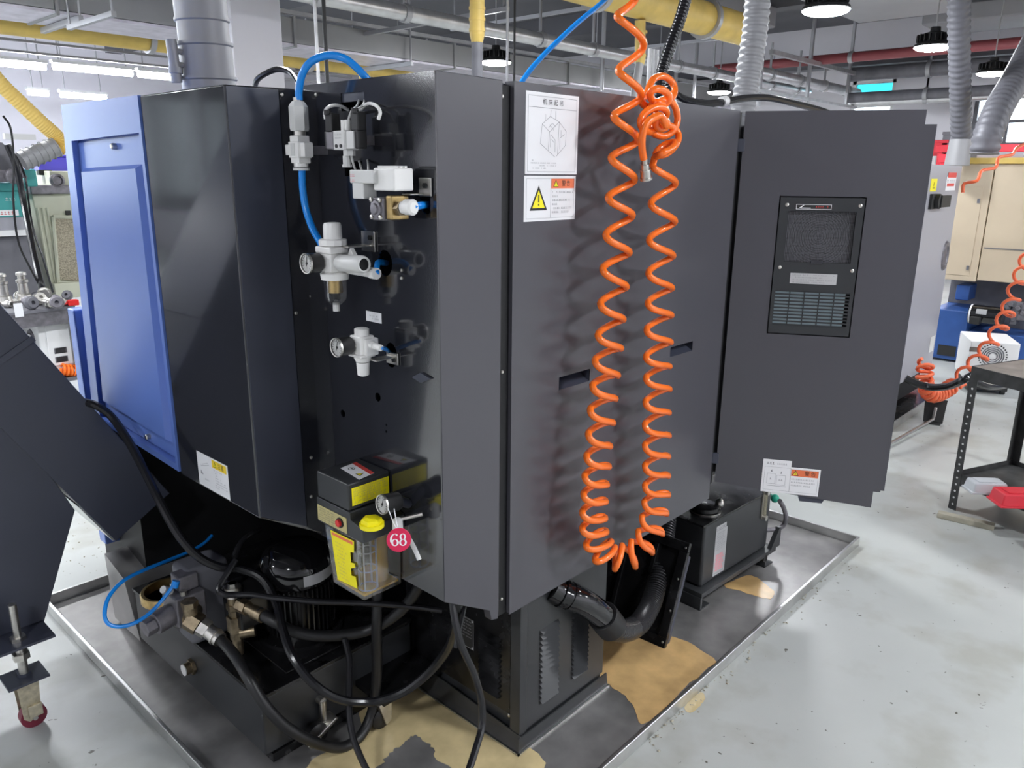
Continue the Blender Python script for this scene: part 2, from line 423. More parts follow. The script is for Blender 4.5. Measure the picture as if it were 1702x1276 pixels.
LL = {(6.6, 2.75): 'largest bright round lamp disc, hung over the open cabinet door',
      (9.1, 2.65): 'round high bay lamp on a cable just before the grey flexible duct',
      (11.8, 2.7): 'small round lamp glaring beside the slanting grey duct near bright windows',
      (7.15, 6.9): 'round lamp glowing beside the dark pipe below the yellow drop duct',
      (11.9, 6.55): 'small dark-topped round lamp just above the black hose ring',
      (11.3, 8.0-.7): 'small round lamp low behind the orange hose, under the long duct'}
spots = [(6.6, 2.75), (9.1, 2.65), (11.8, 2.7), (7.15, 6.9), (11.9, 6.55), (11.3, 7.3)]
spots += [(4.0, 2.75), (1.4, 2.75)]
spots += [(x, -1.0) for x in (2.2, 5.0, 7.8, 10.4)] + [(2.0, -4.6), (4.6, -4.6), (7.2, -4.6), (-.5, 4.2), (-3.1, 4.2), (-1.9, .2)] + [(x, 6.9) for x in (-3.8, -1.2, 1.4)] + [(x, 11.2) for x in (-1.2, 1.4, 9.2)]  # lamps listed singly are unseen, added to brighten floor, panels and valves
for (x, y) in spots:
    o = lamp0 if first else dup(lamp0, (0, 0, 0)); first = False
    o.location = (x, y, 2.9)
    if (x, y) in LL: 
        o['label'] = LL[(x, y)]
        if 'group' in o: o['group'] = 'round high bay lamps in view'
    else: o['label'] = 'unseen round high bay lamp among the ceiling rows and lamps added for brightness'; o['group'] = 'round high bay lamps outside the picture'
# fluorescent rows at the back
def tube_lamp(pa, pb, y, z, label):
    a = P(pa[0], pa[1], 'y', y).x; b = P(pb[0], pb[1], 'y', y).x
    t = thing('strip_light', ((a+b)/2, y, z), label, 'lamp', 'fluorescent strip lights at the back')
    MB().box(a, b, y-.06, y+.06, z+.046, z+.09).build('housing', M['purewhite'], t)
    MB().cyl((a+.02, y, z), (b-.02, y, z), .045, n=10).build('light_tube', M['tube'], t)
    for x in (a+.1, b-.1): MB().cyl((x, y, z+.09), (x, y, ZC), .008, n=6).build('hanger_rod', M['strut'], t)
    return t
for _k in range(3): tube_lamp((-60-150*(_k+1), 100-9*(_k+1)), (-66-150*_k, 99-9*_k), 12.7, 3.0, 'fluorescent strip light past the frame edge, number %d beyond the yellow hose' % (_k+1)) if 0 else None
tube_lamp((-60, 100), (78, 111), 12.7, 3.0, 'glowing strip light at the frame edge, above the yellow hose')
tube_lamp((86, 113), (222, 124), 12.7, 3.02, 'longest glowing strip light above the blue machine cover')
tube_lamp((228, 126), (315, 133), 12.7, 3.02, 'strip light running behind the branched grey duct on the machine')
z2 = P(110, 158, 'y', 15.5).z
tube_lamp((44, 152), (82, 155), 15.5, z2, 'short strip light in the rear row near the wall')
tube_lamp((98, 156), (178, 163), 15.5, z2, 'longer strip light in the rear row, just over the blue cover')
# ------------------------------------------------------------------ overhead services
def pipe_run(name, a, b, r, m, label, cat, clamps=0, n=14, bands=0, parts_m=None, group=None):
    t = thing(name, (a+b)/2, label, cat, group)
    MB().cyl(a, b, r, n=n).build('pipe_run', m, t)
    d = (b-a)
    for k in range(clamps):
        p = a+d*((k+.5)/clamps)
        c = MB(); c.cyl(p-d.normalized()*.03, p+d.normalized()*.03, r*1.22, n=n); c.box(p.x-.012, p.x+.012, p.y-.012, p.y+.012, p.z+r, min(ZC, p.z+r+.35))
        c.build('clamp', parts_m or M['strut'], t)
    return t
# long insulated rectangular duct
t = thing('air_duct', (8, 8.3, 2.95), 'long grey rectangular air duct with foil lined underside crossing behind the machine', 'duct')
x = -2.0
k = 0
while x < 15.2:
    MB().box(x, x+2.35, 8.0, 8.75, 2.985, 3.24).build('duct_section', M['duct'], t, bevel=.006)
    MB().box(x, x+2.35, 8.0, 8.75, 2.955, 2.98).build('foil_lining', M['foil'], t)
    MB().box(x+2.352, x+2.378, 7.98, 8.77, 2.94, 3.26).build('flange', M['duct'], t)
    x += 2.38; k += 1
MB().box(-2.4, 15.4, 7.93, 7.99, 3.26, 3.30).build('top_rail', M['pipe'], t)
g = t
for xh in (2.9, 6.7, 10.6):
    MB().box(xh-.02, xh+.02, 7.9, 8.9, 2.90, 2.95).build('trapeze_bar', M['strut'], g)
    MB().cyl((xh, 7.92, 2.9), (xh, 7.92, ZC), .012, n=6).build('rod', M['strut'], g)
# silver pipe with clamps
a, b = P(590, 0, 'y', 6.0), P(1238, 130, 'y', 6.0); a.z = b.z = 3.04
pipe_run('silver_pipe', Vector((3.6, 6, 3.04)), Vector((14.0, 6, 3.04)), .068, M['pipe'], 'bright galvanised pipe with ring clamps running under the ceiling', 'pipe', clamps=11)
# yellow duct at upper middle
c = P(1236, 50, 'y', 4.6)
pipe_run('yellow_duct', Vector((3.2, 4.6, c.z)), Vector((c.x+.08, 4.6, c.z)), .165, M['yelduct'], 'thick yellow round duct under the ceiling behind the black conduit', 'duct', clamps=3, n=22)
q = P(150, 52, 'y', 9.3)
pipe_run('yellow_duct', Vector((-1, 9.3, q.z)), Vector((9.2, 9.3, q.z)), .13, M['yelduct'], 'yellow round duct running below the long grey air duct', 'duct', clamps=5, n=18)
# yellow drops
def drop(name, px, y, py0, py1, r, m, py2, r2, m2, label, lean=0):
    a = P(px, py0, 'y', y); b = P(px, py1, 'y', y); e = P(px+lean, py2, 'y', y)
    t = thing(name, e, label, 'duct')
    u = MB().cyl((a.x, y, a.z), (b.x, y, b.z), r, n=16)
    for k in range(4): z = b.z+.02+k*.07; u.cyl((b.x, y, z), (b.x, y, z+.02), r*1.1, n=16)
    u.cyl((b.x, y, b.z), (b.x, y, b.z-.05), r, r2, n=16)
    u.build('yellow_sleeve', m, t)
    MB().cyl((b.x, y, b.z-.02), (e.x, y, min(e.z, 1.9) if y < 5 else 0), r2, n=14).build('lower_pipe', m2, t)
drop('drop_duct', 793, 4.2, -420, 58, .052, M['yelduct'], 150, .040, M['slate'], 'yellow sleeved drop pipe standing over the middle corner of the machine')
drop('drop_duct', 1064, 4.6, 34, 98, .052, M['yelduct'], 175, .042, M['flex'], 'short yellow sleeve over grey pipe behind the orange hose', -20)
drop('drop_duct', 606, 9.3, 88, 122, .09, M['yelduct'], 190, .08, M['yelduct'], 'distant yellow drop duct below the rectangular duct')
# pale plastic bundle beside the conduit
a, b = P(1087, 82, 'y', 1.9), P(1080, 172, 'y', 1.9); b.z = ZT_ROOF
tb = MB()
for k in range(5): tb.cyl((a.x-.03+.014*k, 1.9+.01*(k % 2), a.z), (a.x-.03+.014*k, 1.9+.01*(k % 2), b.z), .007, n=8)
tb.build('plastic_rod_bundle', M['paleg'], label='upright bundle of pale plastic rods behind the black conduit', cat='rods')
# flexible ducts
def flex(name, pts, r, m, label, pitch=.035, n=16, ax='y', depth=.12):
    p3 = [P(x, y, ax, v) for x, y, v in pts]; e = p3[0]-p3[1]; e = e if e.z > .05 else Vector((0, 0, .2))
    while p3[0].z < ZC-.02: q = p3[0]+e; p3.insert(0, q if q.z < ZC else p3[0]+e*((ZC-p3[0].z)/e.z))
    c = cr(p3, 24); L = sum((c[i+1]-c[i]).length for i in range(len(c)-1))
    N = int(L/pitch*4); out = []; rr = []; acc = [0]
    for i in range(len(c)-1): acc.append(acc[-1]+(c[i+1]-c[i]).length)
    j = 0
    for i in range(N+1):
        s_ = L*i/N
        while j < len(c)-2 and acc[j+1] < s_: j += 1
        f = (s_-acc[j])/max(1e-9, acc[j+1]-acc[j]); out.append(c[j].lerp(c[j+1], min(1, f))); rr.append(r*(1-depth*(.5+.5*math.cos(i*math.pi/2))))
    return MB().tube(out, rr, n).build(name, m, label=label, cat='duct', ang=60)
t = thing('extraction_duct', P(345, 135, 'y', 2.5), 'thick grey extraction duct with slide gate standing on the machine roof', 'duct')
a = P(345, 0, 'y', 2.5); e = P(349, 150, 'y', 2.5); x, y = e.x, 2.5
prof = []
for z0, z1, r in ((e.z, 1.93, .082), (1.93, 2.03, .080), (2.03, 2.10, .077), (2.10, 2.20, .079), (2.20, 2.4, .077), (2.4, 3.4, .075)):
    prof += [(z0-e.z, r), (z1-e.z-.012, r), (z1-e.z-.008, r*1.07), (z1-e.z, r*1.07)]
MB().lathe(prof, (x, y, e.z), (-.03, 0, 1), 24).build('duct_body', M['flex'], t)
g = MB(); c = P(291, 105, 'y', 2.5)
g.cyl((c.x, y, P(291, 137, 'y', 2.5).z), (c.x-.006, y, P(291, 66, 'y', 2.5).z), .016, n=12)
g.cyl((c.x-.001, y, P(291, 122, 'y', 2.5).z), (c.x, y, P(291, 112, 'y', 2.5).z), .021, n=12)
for py in (86, 108): zz = P(300, py, 'y', 2.5).z; g.cyl((c.x, y, zz), (x-.05, y, zz), .009, n=8)
g.build('slide_gate_bracket', M['flex'], t)
flex('flexible_duct', [(1262, -40, 1.9), (1256, 40, 1.9), (1246, 110, 1.9), (1236, 175, 1.9), (1233, 200, 1.9)], .063, M['flex'], 'grey ribbed flexible duct hanging behind the open cabinet door')
flex('flexible_duct', [(1594, -40, 1.95), (1594, 60, 1.95), (1596, 150, 1.95), (1598, 236, 1.95)], .085, M['flex2'], 'grey ribbed flexible duct dropping onto the grey machine', pitch=.05)
a = P(1597, 232, 'y', 1.95); b = P(1590, 275, 'y', 1.95)
MB().cyl(a, b, .085, .10, n=18).build('duct_collar', M['flex'], label='dull grey duct collar on top of the grey machine', cat='duct')
flex('flexible_duct', [(1725, 60, 1.6), (1690, 128, 1.6), (1660, 180, 1.6), (1642, 225, 1.6), (1636, 256, 1.6)], .11, M['flex2'], 'slanting grey flexible duct in front of the bright windows', pitch=.06)
flex('corrugated_conduit', [(1150, -40, 1.42), (1131, 30, 1.42), (1111, 85, 1.42), (1098, 130, 1.42), (1096, 175, 1.42)], .0195, M['cable'], 'black corrugated conduit rising behind the orange knot', pitch=.012, n=12)
hz = path([(1100, 185, 1.5), (1108, 150, 1.5), (1135, 164, 1.5), (1170, 172, 1.5), (1200, 170, 1.5), (1240, 163, 1.5), (1280, 163, 1.5), (1320, 172, 1.5), (1372, 186, 1.5), (1395, 200, 1.5)], 'y', 8)
MB().tube(hz, .0135, 10).build('black_hose', M['cable'], label='black hose sagging along the machine top with white ring', cat='hose')
a = P(1199, 169, 'y', 1.5); b = P(1206, 168, 'y', 1.5)
MB().cyl(a, b, .019, n=14).build('hose_ring', M['white'], label='white ring clip on the black hose over the machine', cat='clip')
# struts, rods and ladders
def rods(name, items, label, cat='rod', m='strut'):
    t = thing(name, items[0][0], label, cat)
    for a, b, r in items:
        a.z = ZC; MB().cyl(a, b, r, n=8).build('bar', M[m], t)
    return t
def V(px, py0, py1, y): a = P(px, py0, 'y', y); b = P(px, py1, 'y', y); return Vector((a.x, y, a.z)), Vector((a.x, y, b.z))
rods('hanging_rod', [(*V(521, -30, 150, 5), .012)], 'thin pale hanging rod over the blue hose arch', m='pipe')
rods('hanging_rod', [(*V(536, -30, 150, 5), .014)], 'thin black hanging cable beside the pale rod', m='rubber')
rods('hanging_rod', [(*V(844, -30, 150, 5), .012)], 'thin pale rod rising behind the slanting blue tube')
rods('hanging_rod', [(*V(856, -30, 150, 5), .010)], 'thin dark rod rising behind the slanting blue tube', m='rubber')
rods('hanging_rod', [(*V(1004, 40, 150, 7), .03)], 'square pale post behind the orange hose top')
rods('hanging_rod', [(*V(1128, 50, 170, 7), .03), (*V(1160, 60, 170, 7), .03)], 'pair of pale posts behind the black conduit')
def trap(px, py, y, half, label):
    c = P(px, py, 'y', y); t = thing('trapeze_hanger', c, label, 'hanger')
    MB().box(c.x-.02, c.x+.02, y-half, y+half, c.z-.02, c.z+.02).build('crossbar', M['strut'], t)
    for s in (-1, 1): MB().cyl((c.x, y+s*half*.95, c.z), (c.x, y+s*half*.95, ZC), .01, n=6).build('rod', M['strut'], t)
trap(700, 40, 7, 1.3, 'pale trapeze hanger above the silver pipe')
trap(870, 30, 7, 1.3, 'pale trapeze hanger beside the yellow drop pipe')
trap(1100, 75, 7, 1.3, 'pale trapeze hanger under the yellow round duct')
trap(150, 35, 7.5, .5, 'bent steel trapeze hanger below the dark duct')
for k, lb in enumerate(('topmost of the four pale cable tray rails far at the back', 'second from the top of the four pale cable tray rails', 'third from the top of the four pale cable tray rails', 'lowest of the four pale cable tray rails far at the back')):
    q = P(330, 68+k*14, 'y', 12)
    MB().box(1, 9, 12+k*.15-.03, 12+k*.15+.03, q.z-.015, q.z+.015).build('cable_tray_rail', M['strut'], label=lb, cat='rail', group='cable tray rails at the back')
# ladder of pipes on the far side
t = thing('pipe_rack', P(1360, 130, 'y', 5.2), 'pale steel pipe rack with two rails before the teal window', 'rack')
r0, r1 = P(1282, 86, 'y', 5.2), P(1428, 130, 'y', 5.2)
MB().box(r0.x, r1.x, 5.17, 5.23, r0.z-.03, r0.z+.03).build('rail', M['pipe'], t)
r2 = P(1270, 152, 'y', 5.2)
MB().box(r2.x-.3, r1.x, 5.18, 5.22, r2.z-.02, r2.z+.02).build('rail', M['pipe'], t)
for px in (1276, 1357, 1424): a, b = V(px, 70, 178, 5.2); MB().box(a.x-.03, a.x+.03, 5.24, 5.28, b.z, ZC).build('post', M['strut'], t)
a = P(1275, 125, 'y', 5.4); b = P(1425, 153, 'y', 5.4)
pipe_run('silver_pipe', Vector((a.x-.4, 5.4, (a.z+b.z)/2)), Vector((b.x, 5.4, (a.z+b.z)/2)), .075, M['pipe'], 'galvanised pipe with clamps carried in the pipe rack', 'pipe', clamps=4)
for (py, pz, y0, r, m, lb) in ((118, 0, -2, .11, 'slate', 'dark horizontal pipe crossing before the teal window'), (159, 0, -2, .09, 'slate', 'lower dark pipe crossing under the teal window'), (168, 0, -2, .05, 'pipe', 'pale thin pipe under the lower dark pipe')):
    z = P(1500, py, 'x', 14).z
    pipe_run('wall_pipe', Vector((14, y0, z)), Vector((14, 5.3, z)), r, M[m], lb, 'pipe', clamps=3)
z = P(1450, 92, 'x', 12.5).z
pipe_run('sprinkler_pipe', Vector((12.5, -2, z)), Vector((12.5, 7, z)), .07, M['redpipe'], 'maroon sprinkler pipe under the pale ceiling duct', 'pipe', clamps=2)
# wide pale supply duct overhead on the far side
t = thing('supply_duct', (10, 5.5, 3.5), 'wide pale grey supply duct hanging above the round lamps', 'duct')
MB().box(7.4, 11.4, 3.0, 4.3, 3.60, 3.94).build('duct_section', M['soffit'], t, bevel=.03)
MB().box(9.2, 11.4, 5.45, 6.2, 3.66, 3.94).build('duct_section', M['soffit'], t, bevel=.03)
MB().box(12.7, 13.8, -3, 3.9, 3.70, 3.94).build('duct_section', M['soffit'], t, bevel=.03)
a = path([(424, 142, 2.2), (428, 132, 2.15), (442, 122, 2.1), (462, 115, 2.05), (482, 120, 2.0), (494, 135, 1.95), (500, 150, 1.9)], 'y', 6)
MB().tube(a, .008, 10).build('cable_arch', M['cable'], label='black cable arching on the machine top beside the blue hose', cat='cable')
for k in range(4):
    x1_ = 2.7-1.35*k
    t = thing('strip_light', (x1_-.6, 12.7, 3.0), 'fluorescent strip light in the row beyond the frame edge', 'lamp', 'fluorescent strip lights outside the picture')
    MB().box(x1_-1.25, x1_, 12.65, 12.75, 3.03, 3.09).build('housing', M['purewhite'], t)
    for x in (x1_-1.1, x1_-.1): MB().cyl((x, 12.7, 3.09), (x, 12.7, ZC), .008, n=6).build('hanger_rod', M['strut'], t)
    MB().cyl((x1_-1.23, 12.7, 3.0), (x1_-.02, 12.7, 3.0), .028, n=10).build('light_tube', M['tube'], t)
# ------------------------------------------------------------------ drip tray
TX0, TX1, TY0, TY1, TH = .76, 3.49, 1.05, 3.15, .045
t = thing('drip_tray', ((TX0+TX1)/2, (TY0+TY1)/2, 0), 'shallow stainless drip tray with folded rims under the dark machine', 'tray')
MB().box(TX0, TX1, TY0, TY1, .0005, .004).build('tray_floor', M['steel'], t, ang=0)
for q in ((TX0-.012, TX1+.012, TY0-.012, TY0), (TX0-.012, TX1+.012, TY1, TY1+.012), (TX0-.012, TX0, TY0, TY1), (TX1, TX1+.012, TY0, TY1)):
    MB().box(*q, 0, TH).build('rim', M['rim'], t, bevel=.003)
def puddle(name, pts, m, z, label, rag=.012, n=6, clamp=True):
    c = [P(x, y, 'z', z) for x, y in pts]; c = cr(c, n, True); k = len(c); cen = sum(c, Vector())/k
    out = []
    for i, p in enumerate(c):
        d = (p-cen).normalized(); q = p+d*random.uniform(-rag, rag)
        if clamp: q.x = max(TX0+.004, min(TX1-.004, q.x)); q.y = max(TY0+.004, min(TY1-.004, q.y))
        out.append(q)
    cu = MB(Matrix.Translation((0, 0, 0))); cu.plate([(p.x, p.y) for p in out], [], .0004)
    cu.v = [Vector((v.x, v.y, v.z+z)) for v in cu.v]
    return cu.build(name, m, ang=0, label=label, cat='puddle', kind='stuff')
puddle('oil_puddle', [(700, 1130), (880, 1240), (905, 1285), (860, 1330), (700, 1400), (500, 1330), (520, 1262), (600, 1225), (600, 1180), (650, 1140)], M['puddle2'], .0052, 'large pale tan oil puddle at the chiller foot', .006)
puddle('oil_puddle', [(1000, 1050), (1060, 1048), (1130, 1062), (1192, 1098), (1180, 1108), (1130, 1150), (1072, 1202), (1050, 1170), (1030, 1150), (1000, 1128), (960, 1100)], M['puddle'], .0052, 'amber tan oil puddle below the black elbow pipe', .006)
puddle('oil_puddle', [(1215, 966), (1245, 955), (1270, 968), (1287, 985), (1280, 995), (1255, 990), (1232, 982), (1205, 975)], M['puddle'], .0052, 'small tan oil patch in front of the coolant tank', .004)
puddle('dry_patch', [(690, 1222), (712, 1236), (728, 1262), (760, 1290), (700, 1330), (610, 1300), (640, 1262), (668, 1236)], M['steel'], .0062, 'ragged dark dry patch inside the pale puddle', .007, 9)
puddle('oil_spill', [(1138, 1176), (1152, 1158), (1166, 1150), (1172, 1160), (1164, 1172), (1148, 1184)], M['puddle2'], .0008, 'tiny pale oil spill on the floor just outside the tray rim', .003, 6, False)
db = MB()
for k in range(170):
    if k < 120: px_, py_ = random.uniform(1080, 1425), 0; py_ = 1215-(px_-1080)*.905+abs(random.gauss(0, 16))+6
    else: px_, py_ = random.uniform(85, 215), random.uniform(860, 960)
    q = P(px_, py_, 'z', 0); r = random.uniform(.0015, .005)*(1.6 if k % 23 == 0 else 1)
    db.ball((q.x, q.y, r*.5), r, 5, (random.uniform(.7, 1.4), random.uniform(.7, 1.4), .6))
db.build('debris', M['wood'], ang=0, label='scattered crumbs of swarf and dirt along the tray rim', cat='debris', kind='stuff')
# ------------------------------------------------------------------ turning machine
ZT, ZB = 1.845, .513
mc = thing('turning_machine', (2.0, 2.1, 0), 'dark charcoal turning machine with blue side cover and open cabinet door', 'machine')
# left cover: black and blue
XL, YL, XV, YH = .93, 1.75, 1.118, 1.25
MB().prism([(XL, YL, .77), (XV-.004, YL, .662), (XV-.004, YL, ZT-.006), (XL, YL, 1.835)], (0, .452, 0)).build('side_cover', M['black'], mc, bevel=.004)
FL = Frame((XL-.004, 2.205, 0), (0, -1, 0), (0, 0, 1))      # blue face, u = -(y-2.205)
def yu(y): return 2.205-y
yT, yB = 2.772, 2.868
out = [(yu(yB), .800), (yu(2.205), .776), (yu(2.205), 1.836), (yu(yT), 1.838)]
h = [(yu(2.722), 1.73), (yu(2.800), .815), (yu(2.222), .798), (yu(2.222), 1.742)]
MB().to(FL).plate(out, [[h[0], h[1], h[2], h[3]]], .02).build('blue_cover', M['blue'], mc)
bl = MB(); bl.prism([(XL+.018, 2.206, .78), (XL+.018, 2.86, .805), (XL+.018, 2.765, 1.83), (XL+.018, 2.206, 1.83)], (.15, 0, 0)); bl.build('blue_cover_body', M['blue'], mc)
dp = MB(FL.M); e = .012
dq = [(h[0][0]+e*.4, h[0][1]-e*.5), (h[1][0]+e*.4, h[1][1]+e*.5), (h[2][0]-e*.4, h[2][1]+e*.5), (h[3][0]-e*.4, h[3][1]-e*.5)]
dp.prism([(a, b, -.017) for a, b in dq], (0, 0, -.002))
dr = dp.build('access_door', M['blue'], mc)
iq = [(dq[0][0]+.028, dq[0][1]-.075), (dq[1][0]+.03, dq[1][1]+.05), (dq[2][0]-.04, dq[2][1]+.045), (dq[3][0]-.035, dq[3][1]-.075)]
rp = MB(FL.M)
inner = [(iq[0][0]+.012, iq[0][1]-.012), (iq[1][0]+.012, iq[1][1]+.012), (iq[2][0]-.012, iq[2][1]+.012), (iq[3][0]-.012, iq[3][1]-.012)]
rp.add([(a, b, -.017) for a, b in iq]+[(a, b, -.001) for a, b in inner], [(4, 5, 6, 7), (0, 1, 5, 4), (1, 2, 6, 5), (2, 3, 7, 6), (3, 0, 4, 7)])
rp.build('raised_panel', M['blue'], dr, ang=20)
for px, py in ((182, 243), (240, 727)):
    u, v = FL.uv(px, py); MB(FL.M).lathe([(-.017, .009), (-.006, .009), (-.003, .006)], (u, v, 0), (0, 0, 1), 12).build('door_screw', M['zinc'], dr)
a = P(121, 512, 'y', 2.9); 
MB().box(.915, 1.2, 2.885, 2.945, .3, 1.182).build('front_cover', M['blue'], mc, bevel=.006)
MB().prism([(XL+.004, YL-.003, .774), (XV-.052, YL-.003, .702), (XV-.052, YL-.003, ZT-.012), (XL+.004, YL-.003, 1.832)], (0, .003, 0)).build('corner_face', M['conv'], mc)
# flange strip with bolts between cover and valve panel
MB().prism([(XV-.05, YL-.004, .70), (XV, YL-.004, .672), (XV, YL-.004, ZT-.01), (XV-.05, YL-.004, ZT-.01)], (0, .003, 0)).build('flange_strip', M['black'], mc)
FX = Frame((0, YL-.004, 0), (1, 0, 0), (0, 0, 1))
def bolt(fr, px, py, r, par, m='zinc', h=.004):
    u, v = fr.uv(px, py); return MB(fr.M).lathe([(-.002, r), (h*.6, r), (h, r*.6)], (u, v, 0), (0, 0, 1), 12).build('bolt', M[m], par)
# valve panel with real holes
FV = Frame((XV, 0, 0), (0, -1, 0), (0, 0, 1))
def circ(fr, px, py, rx, ry=None, n=18):
    u, v = fr.uv(px, py); ry = ry or rx
    return [(u+rx*math.cos(2*math.pi*k/n), v+ry*math.sin(2*math.pi*k/n)) for k in range(n)]
def rectq(fr, pts): 
    u0, u1, v0, v1 = fr.rect(pts); return [(u0, v0), (u1, v0), (u1, v1), (u0, v1)]
holes = [circ(FV, 650, 590, .022, .030), circ(FV, 640, 437, .026, .03), circ(FV, 709, 335, .022, .026), circ(FV, 628, 660, .011), circ(FV, 570, 687, .010),
         circ(FV, 642, 706, .0035, n=8), circ(FV, 642, 717, .0035, n=8), rectq(FV, [(572, 268), (603, 293)]), rectq(FV, [(673, 283), (688, 307)]), rectq(FV, [(566, 155), (606, 182)])]
MB(FV.M).plate([(-1.752, .654), (-1.25, .654), (-1.25, ZT), (-1.752, ZT)], holes, .004).build('valve_panel', M['black'], mc, ang=0)
for k, (px, py) in enumerate(((468, 157), (526, 157), (517, 492), (492, 520), (517, 825), (517, 760))): bolt(FX if px < 520 else FV, px, py, .0045, mc)
for px, py in ((668, 449), (668, 462)): bolt(FV, px, py, .004, mc)
lv = MB(FV.M); u, v = FV.uv(702, 627)
lv.prism([(u-.03, v-.004, 0), (u+.0, v-.012, 0), (u+.035, v+.004, 0), (u, v+.012, 0)], (0, 0, .006)); lv.build('latch_plate', M['conv'], mc)
# corner strip with a diagonal lower edge and tab
S_ = [P(x, y, 'y', YH) for x, y in ((724, 116), (836, 133), (829, 1012), (828, 1028), (817, 1031), (814, 1015), (739, 1001))]
MB().prism([(q.x, YH, q.z) for q in S_], (0, .025, 0)).build('corner_strip', M['navy'], mc, bevel=.002)
MB().box(1.300, 1.352, YH+.012, YH+.03, .515, ZT-.01).build('gap_channel', M['dark'], mc)
FH = Frame((0, YH, 0), (1, 0, 0), (0, 0, 1))
for px, py in ((834, 160), (834, 618), (833, 995)): bolt(Frame((0, YH+.011, 0), (1, 0, 0), (0, 0, 1)), px, py, .0045, mc)
# rear panel with two recessed pulls
x0, x1 = 1.354, 2.418
pulls = []
for q in (((929, 628), (980, 612), (980, 633), (929, 648)), ((1114, 578), (1152, 566), (1150, 581), (1114, 595))): pulls.append(FH.mid(q))
hl = [[(a, c), (b, c), (b, d), (a, d)] for a, b, c, d in pulls]
rpn = MB(FH.M).plate([(x0, .511), (x1, .511), (x1, ZT), (x0, ZT)], hl, .0025).build('rear_panel', M['navy'], mc, ang=0)
MB().box(x0+.002, x0+.006, YH+.001, YH+.03, .513, ZT).box(x1-.006, x1-.002, YH+.001, YH+.03, .513, ZT).box(x0+.006, x1-.006, YH+.004, YH+.03, ZT-.006, ZT-.002).box(x0+.006, x1-.006, YH+.004, YH+.03, .513, .518).build('panel_return', M['navy'], rpn)
for a, b, c, d in pulls:
    p = MB(FH.M); dp_ = -.035
    p.add([(a, c, 0), (b, c, 0), (b, d, 0), (a, d, 0), (a, c+.02, dp_), (b, c+.02, dp_), (b, d, dp_), (a, d, dp_)], [(4, 5, 6, 7), (0, 1, 5, 4), (1, 2, 6, 5), (2, 3, 7, 6), (3, 0, 4, 7)])
    p.build('recessed_pull', M['conv'], rpn, ang=0)
# hidden core that closes the housing
MB().box(XV+.06, 3.45, YH+.06, 3.0, .60, 1.80).build('inner_housing', M['dark'], mc)
MB().box(XV+.004, 3.45, YH+.03, 3.0, 1.80, ZT-.004).build('roof', M['conv'], mc)
MB().box(1.75, 3.3, 1.95, 3.05, .05, .62).build('machine_bed', M['dark'], mc)
MB().box(.965, 1.75, 2.66, 3.05, .02, .78).build('bed_skirt', M['dark'], mc)
MB().box(2.445, 3.45, YH+.02, YH+.06, .58, ZT-.01).build('cabinet_front', M['navy'], mc)
MB().box(2.420, 2.446, YH+.008, YH+.03, .56, ZT-.004).build('hinge_gap', M['dark'], mc)
# open cabinet door
HP = Vector((2.447, 1.247, 0)); tr = P(1541, 182, 'z', 1.845); dd = Vector((tr.x-HP.x, tr.y-HP.y, 0)); LD = dd.length; dd.normalize()
FD = Frame(HP, dd, (0, 0, 1))
br = FD.uv(1442, 843); blz = FD.uv(1184, 800)
zb = (br[1]+blz[1])/2
dv = thing('tmp', (0, 0, 0), None, None); bpy.data.objects.remove(dv)
CUTS = [FD.mid(((1310, 352), (1424, 350), (1413, 438), (1303, 435))), FD.mid(((1289, 483), (1413, 487), (1406, 544), (1283, 538)))]
UO = FD.mid(((1297, 325), (1443, 328), (1410, 562), (1273, 553)))
door = MB(FD.M).plate([(0, blz[1]), (LD, br[1]), (LD, 1.845), (0, 1.845)], [[(UO[0], UO[2]), (UO[1], UO[2]), (UO[1], UO[3]), (UO[0], UO[3])]], .003).build('cabinet_door', M['navy'], mc, ang=0)
u1_, vt_ = FD.uv(1558, 207, -.05); u2_, vb_ = FD.uv(1465, 812, -.05); u1_ = (u1_+u2_)/2
for (ua, ub, va, vb) in ((.01, .06, vb_, vt_), (u1_-.06, u1_, vb_, vt_), (.06, u1_-.06, vb_, vb_+.05), (.06, u1_-.06, vt_-.05, vt_)):
    ins = .018 if ub == u1_ else 0
    MB(FD.M).box(ua, ub, va, vb, -.060, -.030).box(ua, ub-ins, va+.004, vb-.004, -.030, -.004).build('door_return', M['navy'], door)
MB(FD.M).box(.06, u1_-.06, vb_+.05, vt_-.05, -.062, -.058).build('door_back', M['navy'], door)
for z in (1.74, .66): MB(FD.M).box(-.022, .006, z-.02, z+.02, -.01, .006).build('hinge', M['conv'], door, bevel=.002)
u, v = FD.uv(1352, 826)
MB(FD.M).prism([(u-.06, v+.02, -.012), (u-.045, v-.022, -.012), (u+.03, v-.022, -.012), (u+.05, v+.02, -.012)], (0, 0, .008)).build('lower_latch', M['conv'], door)
u0, u1, v0, v1 = UO
A, Bq = CUTS
ac = MB(FD.M).plate([(u0+.004, v0+.004), (u1-.004, v0+.004), (u1-.004, v1-.004), (u0+.004, v1-.004)],
                   [[(A[0], A[2]), (A[1], A[2]), (A[1], A[3]), (A[0], A[3])], [(Bq[0], Bq[2]), (Bq[1], Bq[2]), (Bq[1], Bq[3]), (Bq[0], Bq[3])]], .004)
ac.v = [q+FD.N*.002 for q in ac.v]
ac.build('cooler_face', M['chill'], door, ang=0)
MB(FD.M).box(A[0]-.005, A[1]+.005, A[2]-.005, A[3]+.005, -.030, -.026).build('filter_backing', M['dark'], door)
fm = MB(FD.M); cu, cv = (A[0]+A[1])/2, (A[2]+A[3])/2     # ring guard and fine wire behind
